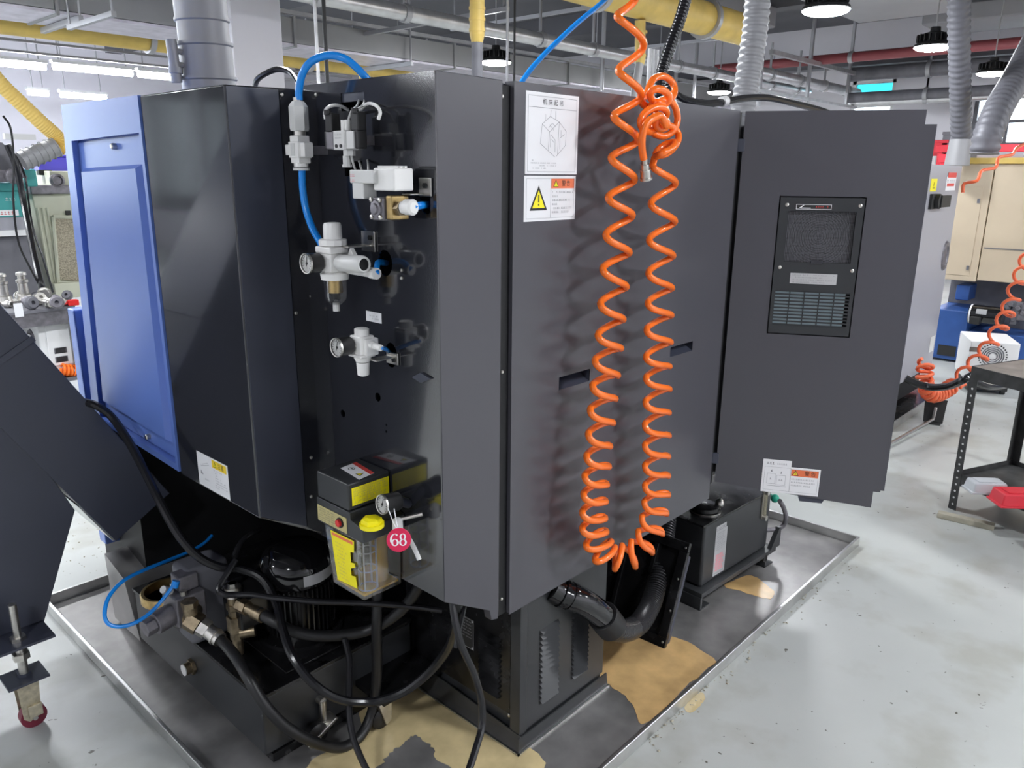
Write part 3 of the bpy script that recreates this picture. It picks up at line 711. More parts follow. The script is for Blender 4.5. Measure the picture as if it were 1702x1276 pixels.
for k in range(12):
    r = .012+k*.0075
    ring = [Vector((cu+r*math.cos(2*math.pi*i/28), cv+r*math.sin(2*math.pi*i/28), -.018)) for i in range(28)]
    if r < min(cu-A[0], cv-A[2])+.02: fm.tube(ring, .0008, 5, True)
fm.build('fan_guard', M['castgrey'], door)
wm = MB(FD.M); n = 46
for k in range(n): 
    a = A[0]+(A[1]-A[0])*(k+.5)/n; wm.box(a-.0007, a+.0007, A[2], A[3], -.0095, -.0085)
n = 40
for k in range(n):
    a = A[2]+(A[3]-A[2])*(k+.5)/n; wm.box(A[0], A[1], a-.0007, a+.0007, -.011, -.010)
wm.build('filter_mesh', M['slate'], door, kind='stuff', ang=0)
MB(FD.M).box(cu-.018, cu+.018, A[2]-.004, A[2]+.008, .002, .005).build('mesh_catch', M['black'], door)
MB(FD.M).box(Bq[0]-.004, Bq[1]+.004, Bq[2]-.004, Bq[3]+.004, -.05, -.046).build('coil_backing', M['dark'], door)
fins = MB(FD.M)
for k in range(10):
    z = Bq[2]+(Bq[3]-Bq[2])*(k+.45)/10; fins.box(Bq[0], Bq[1]-.012, z-.0036, z+.0026, -.030, -.007)
fins.build('coil_fins', M['coilfin'], door, kind='stuff', ang=0)
for k in range(11):
    z = Bq[2]+(Bq[3]-Bq[2])*k/10; MB(FD.M).box(Bq[0], Bq[1], z-.0020, z+.0020, -.006, .002).build('slat', M['chill'], door, ang=0)
for k in range(1, 5):
    x = Bq[0]+(Bq[1]-Bq[0])*k/5; MB(FD.M).box(x-.0015, x+.0015, Bq[2], Bq[3], -.012, -.002).build('slat_rib', M['chill'], door, ang=0)
for px, py in ((1308, 340), (1430, 342), (1296, 444), (1416, 450)):
    u, v = FD.uv(px, py); MB(FD.M).lathe([(.001, .006), (.003, .006), (.005, .003)], (u, v, 0), (0, 0, 1), 12).build('screw', M['zinc'], door)
def sticker(fr, corners, par, name='warning_label', base='whitelab', z=.0006, label=None):
    a, b, c, d = fr.mid(corners)
    o = MB(fr.M).box(a, b, c, d, .0001, z).build(name, M[base], par, ang=0, label=label)
    return a, b, c, d, o
def pr(fr): return MB(fr.M)
# badge and rating plate of the cooler
a, b, c, d = FD.mid(((1323, 339), (1383, 339), (1382, 349), (1322, 348)))
bd = MB(FD.M).m(0).box(a, b, c, d, .002, .004).m(1).frame_line(a+.001, b-.001, c+.001, d-.001, .0015, .0044)
w_ = b-a; h_ = d-c
bd.m(1).prism([(a+w_*.09, c+h_*.3, .0041), (a+w_*.20, c+h_*.8, .0041), (a+w_*.24, c+h_*.8, .0041), (a+w_*.15, c+h_*.3, .0041)], (0, 0, .0003)).quad(a+w_*.15, a+w_*.42, c+h_*.22, c+h_*.36, .0044)
bd.m(2); bd.lines(a+w_*.55, b-w_*.1, (c+d)/2, h_*.4, .0044)
bd.build('maker_badge', [M['ink'], M['whitelab'], M['redlab']], door, ang=0, label='small black badge with white swoosh and border')
a, b, c, d = FD.mid(((1314, 453), (1391, 456), (1390, 474), (1312, 470)))
bd = MB(FD.M).m(0).box(a, b, c, d, .002, .003).m(1)
for k in range(4): bd.lines(a+.006, b-.006-(k % 2)*.03, d-(d-c)*(k+.7)/4.4, (d-c)*.13, .0033)
bd.build('rating_plate', [M['greylab'], M['inkg']], door, ang=0, label='silver rating plate above the grille')
# --- warning labels
def warn_tri(mb, cx, cy, s, mi_b, mi_y, z=.001):
    mb.m(mi_b).prism([(cx-s*.58, cy-s*.5, z), (cx+s*.58, cy-s*.5, z), (cx, cy+s*.55, z)], (0, 0, .0002))
    mb.m(mi_y).prism([(cx-s*.42, cy-s*.40, z+.0002), (cx+s*.42, cy-s*.40, z+.0002), (cx, cy+s*.36, z+.0002)], (0, 0, .0002))
    mb.m(mi_b).quad(cx-s*.035, cx+s*.035, cy-s*.16, cy+s*.16, z+.0006).quad(cx-s*.035, cx+s*.035, cy-s*.30, cy-s*.22, z+.0006)
# 1 lifting diagram
a, b, c, d = FH.mid(((875, 150), (963, 161), (957, 291), (871, 288)))
s1 = MB(FH.M).m(0).box(a, b, c, d, .0002, .0008).m(1); w_ = b-a; h_ = d-c; z = .0012
s1.frame_line(a+w_*.04, b-w_*.04, c+h_*.03, d-h_*.045, .0008, z); s1.quad(a+w_*.04, b-w_*.04, d-h_*.185, d-h_*.18, z)
s1.m(2).text('机床起吊', (a+b)/2, d-h_*.115, h_*.080, z, sp=1.8)
s1.m(1)
def L(p, q, t=.0009): s1.seg((a+w_*p[0], c+h_*p[1]), (a+w_*q[0], c+h_*q[1]), t, z)
iso = [((.30, .62), (.45, .72)), ((.45, .72), (.62, .66)), ((.62, .66), (.76, .55)), ((.30, .62), (.27, .38)), ((.76, .55), (.75, .37)), ((.27, .38), (.55, .22)), ((.75, .37), (.58, .23)),
       ((.62, .66), (.60, .25)), ((.30, .62), (.44, .53)), ((.44, .53), (.62, .66)), ((.44, .53), (.42, .30)), ((.36, .66), (.36, .74)), ((.45, .72), (.46, .80)), ((.55, .69), (.55, .79)), ((.44, .62), (.52, .55)),
       ((.46, .50), (.55, .43)), ((.55, .43), (.55, .28)), ((.46, .50), (.46, .34)), ((.64, .46), (.73, .51)), ((.64, .46), (.64, .32)), ((.48, .44), (.53, .40)), ((.42, .58), (.49, .64)), ((.49, .64), (.55, .60)), ((.66, .56), (.66, .48))]
for p, q in iso: L(p, q)
for k, (u0, u1) in enumerate(((.10, .16), (.10, .58), (.26, .58), (.10, .38))): s1.lines(a+w_*u0, a+w_*u1, c+h_*(.175-.033*k), h_*.018, z)
s1.build('lifting_label', [M['whitelab'], M['inkg'], M['ink']], mc, ang=0, label='white lifting label with machine line drawing')
# 2 warning
a, b, c, d = FH.mid(((872, 290), (957, 294), (954, 364), (869, 369)))
s2 = MB(FH.M).m(0).box(a, b, c, d, .0002, .0008); w_ = b-a; h_ = d-c
s2.m(1).frame_line(a+w_*.04, b-w_*.03, c+h_*.06, d-h_*.06, .0006, z); s2.quad(a+w_*.50, a+w_*.505, c+h_*.06, d-h_*.06, z)
s2.m(2).quad(a+w_*.51, b-w_*.03, d-h_*.28, d-h_*.06, z)
warn_tri(s2, a+w_*.27, c+h_*.50, h_*.52, 3, 4); warn_tri(s2, a+w_*.60, d-h_*.17, h_*.16, 3, 4, .0013)
s2.m(3).text('警告', a+w_*.80, d-h_*.175, h_*.14, .0016, sp=1.3)
for k, u1 in enumerate((.95, .64, .90, .64, .92, .86)): s2.m(1).lines(a+w_*.53, a+w_*u1, d-h_*(.36+.09*k), h_*.05, z, .9)
s2.build('warning_label', [M['whitelab'], M['inkg'], M['orangelab'], M['ink'], M['yellowlab']], mc, ang=0, label='white label with yellow warning triangle and orange header')
# 3 door label, stepped
a, b, c, d = FD.mid(((1270, 762), (1316, 766), (1311, 819), (1263, 815)))
a2, b2, c2, d2 = FD.mid(((1316, 775), (1365, 782), (1358, 828), (1311, 819)))
c = (c+c2)/2
s3 = MB(FD.M).m(0).box(a, b, c, d, .0002, .0008).box(b, b2, c, d2, .0002, .0008).m(1); w_ = b-a; h_ = d-c; w2 = b2-b; h2 = d2-c; z = .0012
s3.frame_line(a+w_*.08, b, c+h_*.07, d-h_*.22, .0006, z); s3.frame_line(b, b2-w2*.06, c+h2*.08, d2-h2*.07, .0006, z)
s3.m(3).lines(a+w_*.14, a+w_*.42, d-h_*.11, h_*.08, z, 1); s3.m(1).lines(a+w_*.50, b-w_*.1, d-h_*.11, h_*.055, z)
for (pa, pb, qa, qb) in ((.18, .48, .26, .58), (.52, .84, .24, .54)):
    s3.frame_line(a+w_*pa, a+w_*pb, c+h_*qa, c+h_*qb, .0008, z); s3.prism([(a+w_*(pa+.12), c+h_*(qb+.05), z), (a+w_*(pa+.18), c+h_*(qb+.05), z), (a+w_*(pa+.15), c+h_*(qb+.13), z)], (0, 0, .0002))
s3.quad(a+w_*.2, a+w_*.88, c+h_*.20, c+h_*.21, z); s3.lines(a+w_*.28, a+w_*.36, c+h_*.42, h_*.06, z, 1); s3.lines(a+w_*.6, a+w_*.76, c+h_*.40, h_*.06, z, 1)
s3.m(2).quad(b+w2*.02, b2-w2*.06, d2-h2*.32, d2-h2*.08, z)
warn_tri(s3, b+w2*.16, d2-h2*.20, h2*.19, 3, 4, .0013)
s3.m(3).text('警告', b+w2*.66, d2-h2*.20, h2*.17, .0016, sp=1.4)
for k in range(3): s3.m(1).lines(b+w2*.04, b2-w2*(.2 if k != 1 else .14), d2-h2*(.43+.115*k), h2*.055, z, .95)
s3.build('warning_label', [M['whitelab'], M['inkg'], M['orangelab'], M['ink'], M['amberlab']], door, ang=0, label='stepped white label with orange header and two drawn boxes')
# 4 left cover label
FB = Frame((XL, 0, 0), (0, -1, 0), (0, 0, 1))
a, b, c, d = FB.mid(((327, 748), (378, 775), (383, 832), (332, 802)))
s4 = MB(FB.M).m(0).box(a, b, c, d, .0002, .0008); w_ = b-a; h_ = d-c
s4.m(2).quad(a+w_*.50, b-w_*.04, d-h_*.27, d-h_*.04, z)
warn_tri(s4, a+w_*.60, d-h_*.155, h_*.15, 3, 4, .0013)
s4.m(3).text('注意', a+w_*.79, d-h_*.155, h_*.17, .0016, sp=1.1)
for k, (u0, u1) in enumerate(((.54, .82), (.54, .66), (.58, .66), (.58, .76), (.58, .92), (.56, .98), (.56, .96), (.56, .70))): s4.m(1).lines(a+w_*u0, a+w_*min(u1, .95), d-h_*(.33+.072*k), h_*.036, z)
s4.m(1).seg((a+w_*.12, c+h_*.60), (a+w_*.40, c+h_*.74), .001, z).seg((a+w_*.12, c+h_*.60), (a+w_*.12, c+h_*.66), .001, z).seg((a+w_*.16, c+h_*.66), (a+w_*.36, c+h_*.78), .001, z)
s4.prism([(a+w_*.10, c+h_*.36, z), (a+w_*.18, c+h_*.36, z), (a+w_*.10, c+h_*.48, z)], (0, 0, .0002)); s4.lines(a+w_*.22, a+w_*.38, c+h_*.25, h_*.045, z)
s4.build('caution_label', [M['whitelab'], M['inkg'], M['amberlab'], M['ink'], M['yellowlab']], mc, ang=0, label='white caution label with yellow header')
# small white tag plate on the valve panel
a, b, c, d = FV.mid(((609, 516), (635, 521), (634, 537), (609, 533)))
s5 = MB(FV.M).m(0).box(a, b, c, d, .0002, .001).m(1).lines(a+.014, b-.014, c+(d-c)*.62, .004, .0013); s5.lines(a+.010, b-.010, c+(d-c)*.36, .0045, .0013)
s5.build('pressure_label', [M['whitelab'], M['inkg']], mc, ang=0, label='small white plate with two tiny print lines')
# ------------------------------------------------------------------ pneumatics on the valve panel (they stand out towards -X)
def gauge(par, c, ax, r, depth, name='pressure_gauge', face='white', up=(0, 0, 1)):
    "round gauge whose dial looks along ax"
    c = Vector(c); ax = Vector(ax).normalized()
    g = MB().lathe([(-depth, r*.86), (-depth+.004, r*.95), (-.002, r*.98), (0, r), (.002, r), (.002, r*.88), (0, r*.86)], c, ax, 28).build(name, M['rubber'], par)
    up = Vector(up); u = up.cross(ax).normalized(); v = ax.cross(u)
    fr = Frame(c+ax*.0005, u, v)
    d = MB(fr.M).m(0).lathe([(0, .0), (0, r*.87)], (0, 0, 0), (0, 0, 1), 28)
    for k in range(13):
        an = math.radians(225-22.5*k); d.m(1).seg((math.cos(an)*r*.60, math.sin(an)*r*.60), (math.cos(an)*r*.80, math.sin(an)*r*.80), r*.06, .0004)
    an = math.radians(80); d.m(1).seg((-math.cos(an)*r*.3, -math.sin(an)*r*.3), (math.cos(an)*r*.62, math.sin(an)*r*.62), r*.09, .0007)
    d.lathe([(0, r*.14), (.0012, r*.14)], (0, 0, 0), (0, 0, 1), 12)
    d.build('gauge_dial', [M[face], M['ink']], g, ang=0)
    rg = MB(fr.M).lathe([(-.001, r*.88), (.003, r*.9), (.0035, r*1.0), (-.001, r*1.02)], (0, 0, 0), (0, 0, 1), 28).build('gauge_rim', M['zinc'], g)
    return g
# coupling and shut-off valve on the blue hose
X = 1.05
c = P(497, 200, 'x', X)
t = thing('hose_coupling', c, 'grey hexagonal coupling and white shut-off valve joining the blue hose', 'valve')
zt, zb_ = P(497, 168, 'x', X).z, P(497, 218, 'x', X).z
MB().lathe([(0, .020), (.006, .022), (zt-zb_-.012, .022), (zt-zb_-.004, .017), (zt-zb_, .013)], (X, c.y, zb_), (0, 0, 1), 6).build('hex_body', M['paleg'], t, ang=20, bevel=.001)
MB().cyl((X, c.y, zb_-.012), (X, c.y, zb_+.002), .014, n=14).cyl((X, c.y, zt-.002), (X, c.y, zt+.008), .011, n=14).build('threaded_neck', M['zinc'], t)
c2 = P(499, 249, 'x', X); ve = P(502, 281, 'x', X).z
v = MB().box(X-.016, X+.016, c2.y-.017, c2.y+.017, c2.z-.030, zb_-.010); v.cyl((X, c2.y, c2.z-.028), (X, c2.y, ve+.004), .0165, n=16); v.box(X-.019, X+.019, c2.y-.020, c2.y+.020, c2.z-.018, c2.z+.018)
v.build('valve_body', M['white'], t, bevel=.002)
v = MB().box(X-.014, X+.014, c2.y+.018, c2.y+.042, c2.z-.012, c2.z+.012); v.build('slide_grip', M['white'], t, bevel=.002)
MB().box(X-.012, X+.012, c2.y-.036, c2.y-.018, c2.z-.016, c2.z+.016).build('slide_grip', M['white'], t, bevel=.002)
v = MB().box(X-.021, X-.0185, c2.y-.008, c2.y+.008, c2.z-.014, c2.z+.014); v.build('slot_insert', M['paleg'], t, bevel=.001)
MB().cyl((X, c2.y, ve-.003), (X, c2.y, ve+.003), .019, n=16).build('hose_collar', M['paleg'], t)
MB().box(X+.018, XV, c2.y-.012, c2.y+.012, c2.z-.010, c2.z+.010).build('mounting_stud', M['castgrey'], t)
# blue hoses
hb = path([(497, 166, X), (497, 150, X), (503, 122, X), (518, 102, X+.01), (545, 92, X+.03), (572, 97, X+.05), (592, 112, X+.07), (610, 131, X+.09), (628, 150, X+.12)], 'x')
MB().tube(hb, .0085, 12).build('air_hose', M['bluetube'], label='thick blue air hose arching over the machine top', cat='hose')
hb = path([(502, 282, X), (503, 310, X), (508, 345, X), (519, 378, X), (532, 402, X), (536, 412, X)], 'x')
MB().tube(hb, .0085, 12).build('air_hose', M['bluetube'], label='thick blue air hose between white shut-off valve and filter regulator', cat='hose')
hb = path([(1300, -300, 1.8), (1180, -170, 1.8), (1040, -40, 1.8), (1005, 0, 1.8), (960, 38, 1.8), (915, 80, 1.8), (885, 112, 1.8), (866, 138, 1.8), (860, 150, 1.8)], 'y')
MB().tube(hb, .0085, 10).build('air_hose', M['bluetube'], label='blue air hose slanting from machine top up to the ceiling', cat='hose')
# filter regulator
def at_v(px, py, off): q = P(px, py, 'x', XV-off); return q
c = at_v(555, 432, .075)
t = thing('filter_regulator', c, 'filter regulator with clear bowl, grey silencer and gauge on the black valve panel', 'regulator', 'air regulators on the valve panel'); t['group'] = 'air regulators on the valve panel'
x, y, z = c
k = at_v(556, 390, .075).z
MB().box(x-.026, x+.026, y-.024, y+.024, z-.026, z+.034).box(x-.030, x+.02, y-.03, y+.03, z+.016, z+.032).build('body', M['white'], t, bevel=.004)
MB().lathe([(0, .032), (.012, .032), (.014, .029)], (x, y, z+.034), (0, 0, 1), 12).build('lock_ring', M['white'], t, ang=20)
kn = MB().lathe([(0, .021), (.030, .0205), (.036, .018), (.037, .010)], (x, y, z+.048), (0, 0, 1), 20)
kn.build('adjusting_knob', M['white'], t)
MB().box(x+.005, XV-.001, y-.050, y-.018, z+.030, z+.034).box(XV-.005, XV-.001, y-.062, y-.012, z+.018, z+.064).build('mounting_bracket', M['zinc'], t, bevel=.001)
MB().cyl((XV-.006, y-.05, z+.05), (XV-.011, y-.05, z+.05), .006, n=6).build('bracket_bolt', M['rubber'], t)
MB().lathe([(0, .031), (.014, .033), (.018, .026)], (x, y, z-.044), (0, 0, 1), 20).build('bowl_ring', M['white'], t)
zb2 = at_v(557, 505, .075).z
MB().lathe([(0, .012), (.010, .023), (.02, .025), (z-.044-zb2, .026)], (x, y, zb2), (0, 0, 1), 20).build('clear_bowl', M['clear'], t)
MB().cyl((x, y, z-.075), (x, y, z-.046), .017, n=14).build('brass_core', M['brass'], t)
MB().cyl((x, y, zb2+.012), (x, y, z-.075), .011, n=14).build('filter_element', M['rubber'], t)
MB().cyl((x, y, zb2-.016), (x, y, zb2+.004), .008, n=10).build('drain_nipple', M['paleg'], t)
gauge(t, Vector((x-.064, y+.012, z-.004)), (-1, -.02, 0), .023, .034)
MB().cyl((x-.03, y+.006, z-.004), (x-.024, y+.004, z-.004), .009, n=12).build('gauge_stem', M['zinc'], t)
a = Vector((x-.004, y-.022, z-.004)); e = a+Vector((.0, -.098, .004))
sl = MB().lathe([(0, .014), (.012, .019), (.092, .0195), (.098, .017), (.098, .0135), (.094, .0135)], a, e-a, 24); sl.build('silencer', M['paleg'], t)
MB().lathe([(.0945, 0), (.0945, .0135)], a, e-a, 18).build('silencer_core', M['rubber'], t)
el = MB(); el.cyl((x+.02, y-.02, z-.02), (x+.025, y-.105, z-.022), .011, n=12); el.cyl((x+.025, y-.105, z-.022), (x+.025, y-.125, z-.022), .013, n=12); el.prism([(x+.01, y-.03, z-.005), (x+.01, y-.08, z-.005), (x+.01, y-.05, z+.03)], (.01, 0, 0)); el.build('outlet_fitting', M['white'], t)
MB().tube(cr([Vector((x+.025, y-.123, z-.022)), P(628, 437, 'x', XV-.03), P(642, 437, 'x', XV+.03)], 6), .007, 10).build('air_hose', M['bluetube'], label='short dark blue hose stub from the filter regulator into the panel hole', cat='hose')
# small regulator
c = at_v(602, 572, .065); x, y, z = c
t = thing('pressure_regulator', c, 'smaller white pressure regulator with knob underneath and round gauge', 'regulator', 'air regulators on the valve panel')
MB().box(x-.020, x+.020, y-.020, y+.020, z-.022, z+.022).box(x-.01, x+.026, y-.028, y+.01, z-.024, z+.016).box(x-.024, x+.02, y-.024, y+.024, z-.028, z-.020).build('body', M['white'], t, bevel=.003)
MB().lathe([(0, .017), (.014, .017), (.016, .014)], (x, y, z+.022), (0, 0, 1), 18).build('top_cap', M['white'], t)
MB().lathe([(0, .016), (.008, .020), (.012, .020)], (x, y, z-.040), (0, 0, 1), 18).build('lock_ring', M['white'], t)
MB().lathe([(0, .010), (.002, .0135), (.032, .0155)], (x, y, z-.074), (0, 0, 1), 18).build('adjusting_knob', M['white'], t)
MB().box(x+.006, XV-.001, y-.042, y-.012, z-.036, z-.033).box(XV-.005, XV-.001, y-.052, y-.010, z-.052, z-.024).build('mounting_bracket', M['zinc'], t, bevel=.001)
MB().cyl((XV-.005, y-.04, z-.040), (XV-.010, y-.04, z-.040), .0055, n=6).build('bracket_bolt', M['rubber'], t)
gauge(t, Vector((x-.060, y+.012, z)), (-1, -.02, 0), .022, .036)
MB().cyl((x-.026, y+.006, z), (x-.018, y+.004, z), .009, n=12).build('gauge_stem', M['zinc'], t)
MB().cyl((x+.004, y-.026, z+.002), (x+.004, y-.040, z+.002), .009, n=12).cyl((x+.004, y-.040, z+.002), (x+.006, y-.062, z), .0075, n=12).build('outlet_fitting', M['white'], t)
MB().tube(cr([Vector((x+.006, y-.06, z)), P(641, 580, 'x', XV-.03), P(651, 589, 'x', XV+.03)], 6), .005, 10).build('air_hose', M['bluetube'], label='thin blue hose from the small regulator into the oval panel hole', cat='hose')
# double solenoid valve (black) at the top
c = at_v(578, 232, .06); x, y, z = c
t = thing('double_solenoid_valve', c, 'black and silver double solenoid valve with looping white wires', 'valve')
MB().box(x-.024, x+.012, y-.020, y+.020, z-.022, z+.018).build('valve_block', M['paleg'], t, bevel=.002)
b = MB(); b.lines(y-.012, y+.012, 0, .003, 0)
FRV = Frame((x-.0245, 0, 0), (0, -1, 0), (0, 0, 1)); pb = MB(FRV.M)
pb.lines(-y-.012, -y+.012, z+.010, .0035, .0002); pb.lines(-y-.012, -y+.010, z+.003, .0035, .0002); pb.build('print', M['inkg'], t, ang=0)
for s in (-1, 1):
    MB().box(x-.024, x+.010, y+s*.021-.0035*(s < 0), y+s*.021+.0035*(s > 0)+.0, z-.022, z+.018).box(x-.022, x+.008, min(y+s*.024, y+s*.050), max(y+s*.024, y+s*.050), z-.020, z+.016).build('end_block', M['castgrey' if s > 0 else 'paleg'], t, bevel=.002)
    MB().box(x-.016, x+.008, min(y+s*.034, y+s*.060), max(y+s*.034, y+s*.060), z+.016, z+.056).box(x-.018, x+.006, min(y+s*.048, y+s*.062), max(y+s*.048, y+s*.062), z-.02, z+.018).build('solenoid_coil', M['rubber'], t, bevel=.003)
    MB().cyl((x-.015, y+s*.050, z+.052), (x-.015, y+s*.050, z+.062), .008, n=10).build('wire_gland', M['rubber'], t)
for k in (-.008, .008): MB().cyl((x-.026, y+k, z-.014), (x-.023, y+k, z-.014), .004, n=10).build('port_screw', M['rubber'], t)
for k in (-.010, .004): MB().cyl((x-.006, y+k, z+.018), (x-.006, y+k, z+.040), .0065, n=10).build('push_fitting', M['white'], t)
MB().cyl((x-.006, y-.012, z-.022), (x-.006, y-.012, z-.034), .013, n=6).cyl((x-.006, y-.002, z-.034), (x-.006, y-.002, z-.052), .009, n=10).cyl((x-.006, y-.002, z-.052), (x-.006, y-.002, z-.058), .011, n=10).build('bottom_fitting', M['paleg'], t)
MB().box(x+.012, XV, y-.016, y+.016, z-.01, z+.01).build('mounting_plate', M['castgrey'], t)
wx = XV-.075
def vpath(pts, n=8): return [at_v(a, b, o) for a, b, o in pts]
for lab, pts in (('white wire looping over the coil near the blue hose', [(541, 198, .07), (540, 186, .07), (546, 178, .065), (557, 175, .05), (568, 177, .03), (578, 182, .005)]),
                 ('white wire looping over the coil near the corner strip', [(629, 198, .07), (632, 187, .07), (627, 177, .065), (616, 172, .05), (608, 174, .04), (600, 182, .02), (594, 190, .0)])):
    MB().tube(cr(vpath(pts), 8), .0036, 8).build('white_wire', M['white'], label=lab, cat='wire')
for lab, pts in (('pale air tube rising from the solenoid valve, nearer its middle', [(579, 205, .065), (580, 196, .06), (585, 184, .05), (594, 175, .02), (597, 165, -.01)]),
                 ('pale air tube rising beside the white wire loop', [(585, 205, .065), (587, 194, .06), (594, 182, .055), (604, 174, .03), (606, 166, -.01)]),
                 ('clear thin tube hanging below the solenoid valve', [(584, 258, .065), (586, 268, .06), (590, 280, .05), (594, 292, .02)]),
                 ('second clear thin tube below the solenoid valve', [(597, 268, .02), (599, 275, .03), (601, 284, .03)]),
                 ('clear thin tube just above the white solenoid coil', [(611, 266, .0), (612, 276, .02), (612, 290, .03)])):
    MB().tube(cr(vpath(pts), 6), .0026, 8).build('thin_tube', M['paleg'], label=lab, cat='tube')
# brass solenoid valve with white coil
c = at_v(640, 340, .06); x, y, z = c
t = thing('solenoid_valve', c, 'brass bodied solenoid valve with white square coil and grey plug', 'valve')
u0, u1 = at_v(634, 300, .06), at_v(669, 300, .06)
zt, zb_ = at_v(650, 279, .06).z, at_v(650, 317, .06).z
MB().box(x-.022, x+.03, min(u0.y, u1.y), max(u0.y, u1.y), zb_, zt).build('coil_housing', M['white'], t, bevel=.004)
for k in (0, 1, 2): MB().box(x-.012+k*.012, x-.006+k*.012, min(u0.y, u1.y)+.006, max(u0.y, u1.y)-.004, zt-.001, zt+.004).build('coil_rib', M['white'], t)
p0, p1 = at_v(593, 300, .075), at_v(633, 300, .075)
MB().box(x-.034, x+.006, min(p0.y, p1.y), max(p0.y, p1.y), zb_+.014, zt-.004).box(x-.032, x+.004, max(p0.y, p1.y)-.045, max(p0.y, p1.y)-.005, zb_-.018, zb_+.016).build('plug_housing', M['paleg'], t, bevel=.003)
MB(Frame((x-.0345, 0, 0), (0, -1, 0), (0, 0, 1)).M).lines(-max(p0.y, p1.y)+.004, -max(p0.y, p1.y)+.020, zt-.016, .006, .0002).lines(-max(p0.y, p1.y)+.004, -max(p0.y, p1.y)+.018, zt-.026, .006, .0002).build('faded_print', M['pinklab'], t, ang=0)
MB().box(x-.024, x+.026, y-.024, y+.020, z-.032, z+.016).build('cover_plate', M['castgrey'], t, bevel=.004)
MB().lathe([(0, .018), (.004, .017), (.005, .012), (.009, .010), (.010, .004)], (x-.024, y-.002, z-.008), (-1, 0, 0), 20).build('boss', M['castgrey'], t)
for a in (-.016, .013):
    for b in (-.025, .010): MB().lathe([(0, .005), (.004, .005), (.005, .003)], (x-.024, y+a, z+b), (-1, 0, 0), 8).build('cover_screw', M['zinc'], t)
MB().box(x-.018, x+.030, y-.044, y-.024, z-.030, z+.020).build('brass_body', M['brass'], t, bevel=.004)
MB().cyl((x, y-.044, z-.006), (x, y-.058, z-.006), .016, n=6).build('brass_nut', M['oldbrass'], t)
MB().cyl((x, y-.055, z-.004), (x+.010, y-.080, z-.002), .013, n=14).lathe([(0, .016), (.02, .0165), (.024, .012)], (x+.006, y-.062, z-.003), (.08, -1, 0), 14).build('white_elbow', M['white'], t)
MB().box(XV-.005, XV-.001, y-.085, y-.045, z+.018, z+.056).box(x+.02, XV-.001, y-.06, y-.03, z+.02, z+.024).build('mounting_bracket', M['zinc'], t, bevel=.002)
MB().cyl((XV-.005, y-.068, z+.040), (XV-.010, y-.068, z+.040), .006, n=6).build('bracket_bolt', M['rubber'], t)
MB().tube(cr([Vector((x+.010, y-.079, z-.002)), P(700, 341, 'x', XV-.02), P(711, 340, 'x', XV+.03)], 6), .008, 10).build('air_hose', M['bluetube'], label='dark blue hose from the white elbow into the upper panel hole', cat='hose')
# ------------------------------------------------------------------ oil lubricator
t = thing('oil_lubricator', (1.055, 1.48, .62), 'oil lubricator with black motor cover, yellow cap and labelled smoky reservoir', 'lubricator')
LX0, LX1, LY0, LY1 = .992, XV-.001, 1.437, 1.567
MB().box(LX0, LX1, LY0, LY1, .868, .937).build('motor_cover', M['chill'], t, bevel=.005)
MB().prism([(LX0, 1.572, .802), (LX0, 1.385, .802), (LX0, 1.385, .838), (LX0, LY0-.004, .848), (LX0, LY0-.002, .866), (LX0, 1.572, .866)], (LX1-LX0, 0, 0)).build('tank_lid', M['chill'], t, bevel=.002)
RX0, RX1, RY0, RY1, RZ0, RZ1 = .996, XV-.001, 1.400, 1.552, .640, .801
tk = MB(); q0 = [(RX0+.004, RY1-.02), (RX0+.004, RY0+.004), (RX1, RY0+.004), (RX1, RY1-.02)]; q1 = [(RX0, RY1), (RX0, RY0), (RX1, RY0), (RX1, RY1)]
tk.add([(a, b, RZ0) for a, b in q0]+[(a, b, RZ1) for a, b in q1], [(0, 1, 2, 3), (7, 6, 5, 4), (1, 0, 4, 5), (2, 1, 5, 6), (3, 2, 6, 7), (0, 3, 7, 4)])
tk.build('reservoir', M['oiltank'], t, bevel=.004)
MB().box(RX0+.012, RX1-.004, RY0+.012, RY1-.024, RZ0+.006, RZ0+.012).build('oil_level', M['oil'], t)
ft = MB(); fx, fy = 1.035, 1.432
for k in range(4):
    an = 2*math.pi*k/4+.6; ft.box(fx+.024*math.cos(an)-.0018, fx+.024*math.cos(an)+.0018, fy+.022*math.sin(an)-.0018, fy+.022*math.sin(an)+.0018, RZ0+.014, RZ1)
for z in (.655, .705, .755): ft.tube([Vector((fx+.024*math.cos(2*math.pi*i/16), fy+.022*math.sin(2*math.pi*i/16), z)) for i in range(16)], .0018, 5, True)
ft.build('strainer_basket', M['greylab'], t)
MB().cyl((1.085, 1.45, RZ0+.01), (1.085, 1.45, RZ1), .022, n=14).build('suction_column', M['oil'], t)
cp = P(618, 868, 'z', .852)
MB().lathe([(0, .029), (.010, .029)], (cp.x, cp.y-.0, .842), (0, 0, 1), 24).lathe([(.010, .0255), (.020, .024), (.025, .012)], (cp.x, cp.y-.0, .842), (0, 0, 1), 6).build('filler_cap', M['yelcap'], t, ang=25)
FLX = Frame((LX0-.0005, 0, 0), (0, -1, 0), (0, 0, 1)); FLY = Frame((0, LY0-.0005, 0), (1, 0, 0), (0, 0, 1))
a, b, c, d = FLY.mid(((584, 811), (645, 792), (647, 815), (586, 845)))
s = MB(FLY.M).m(0).box(a, b, c, d, .0001, .0008).m(1)
for k in range(5): s.lines(a+.004, b-.004-(.02 if k == 4 else 0), d-(d-c)*(k+.7)/8, .0045, .0011, .9)
for k in range(3): s.lines(a+.004+(.025 if k == 2 else 0), b-.01, c+(d-c)*(.12+.09*k), .004, .0011, .7)
s.build('yellow_notice', [M['yellowlab'], M['beigelab']], t, ang=0, label='bright yellow notice label')
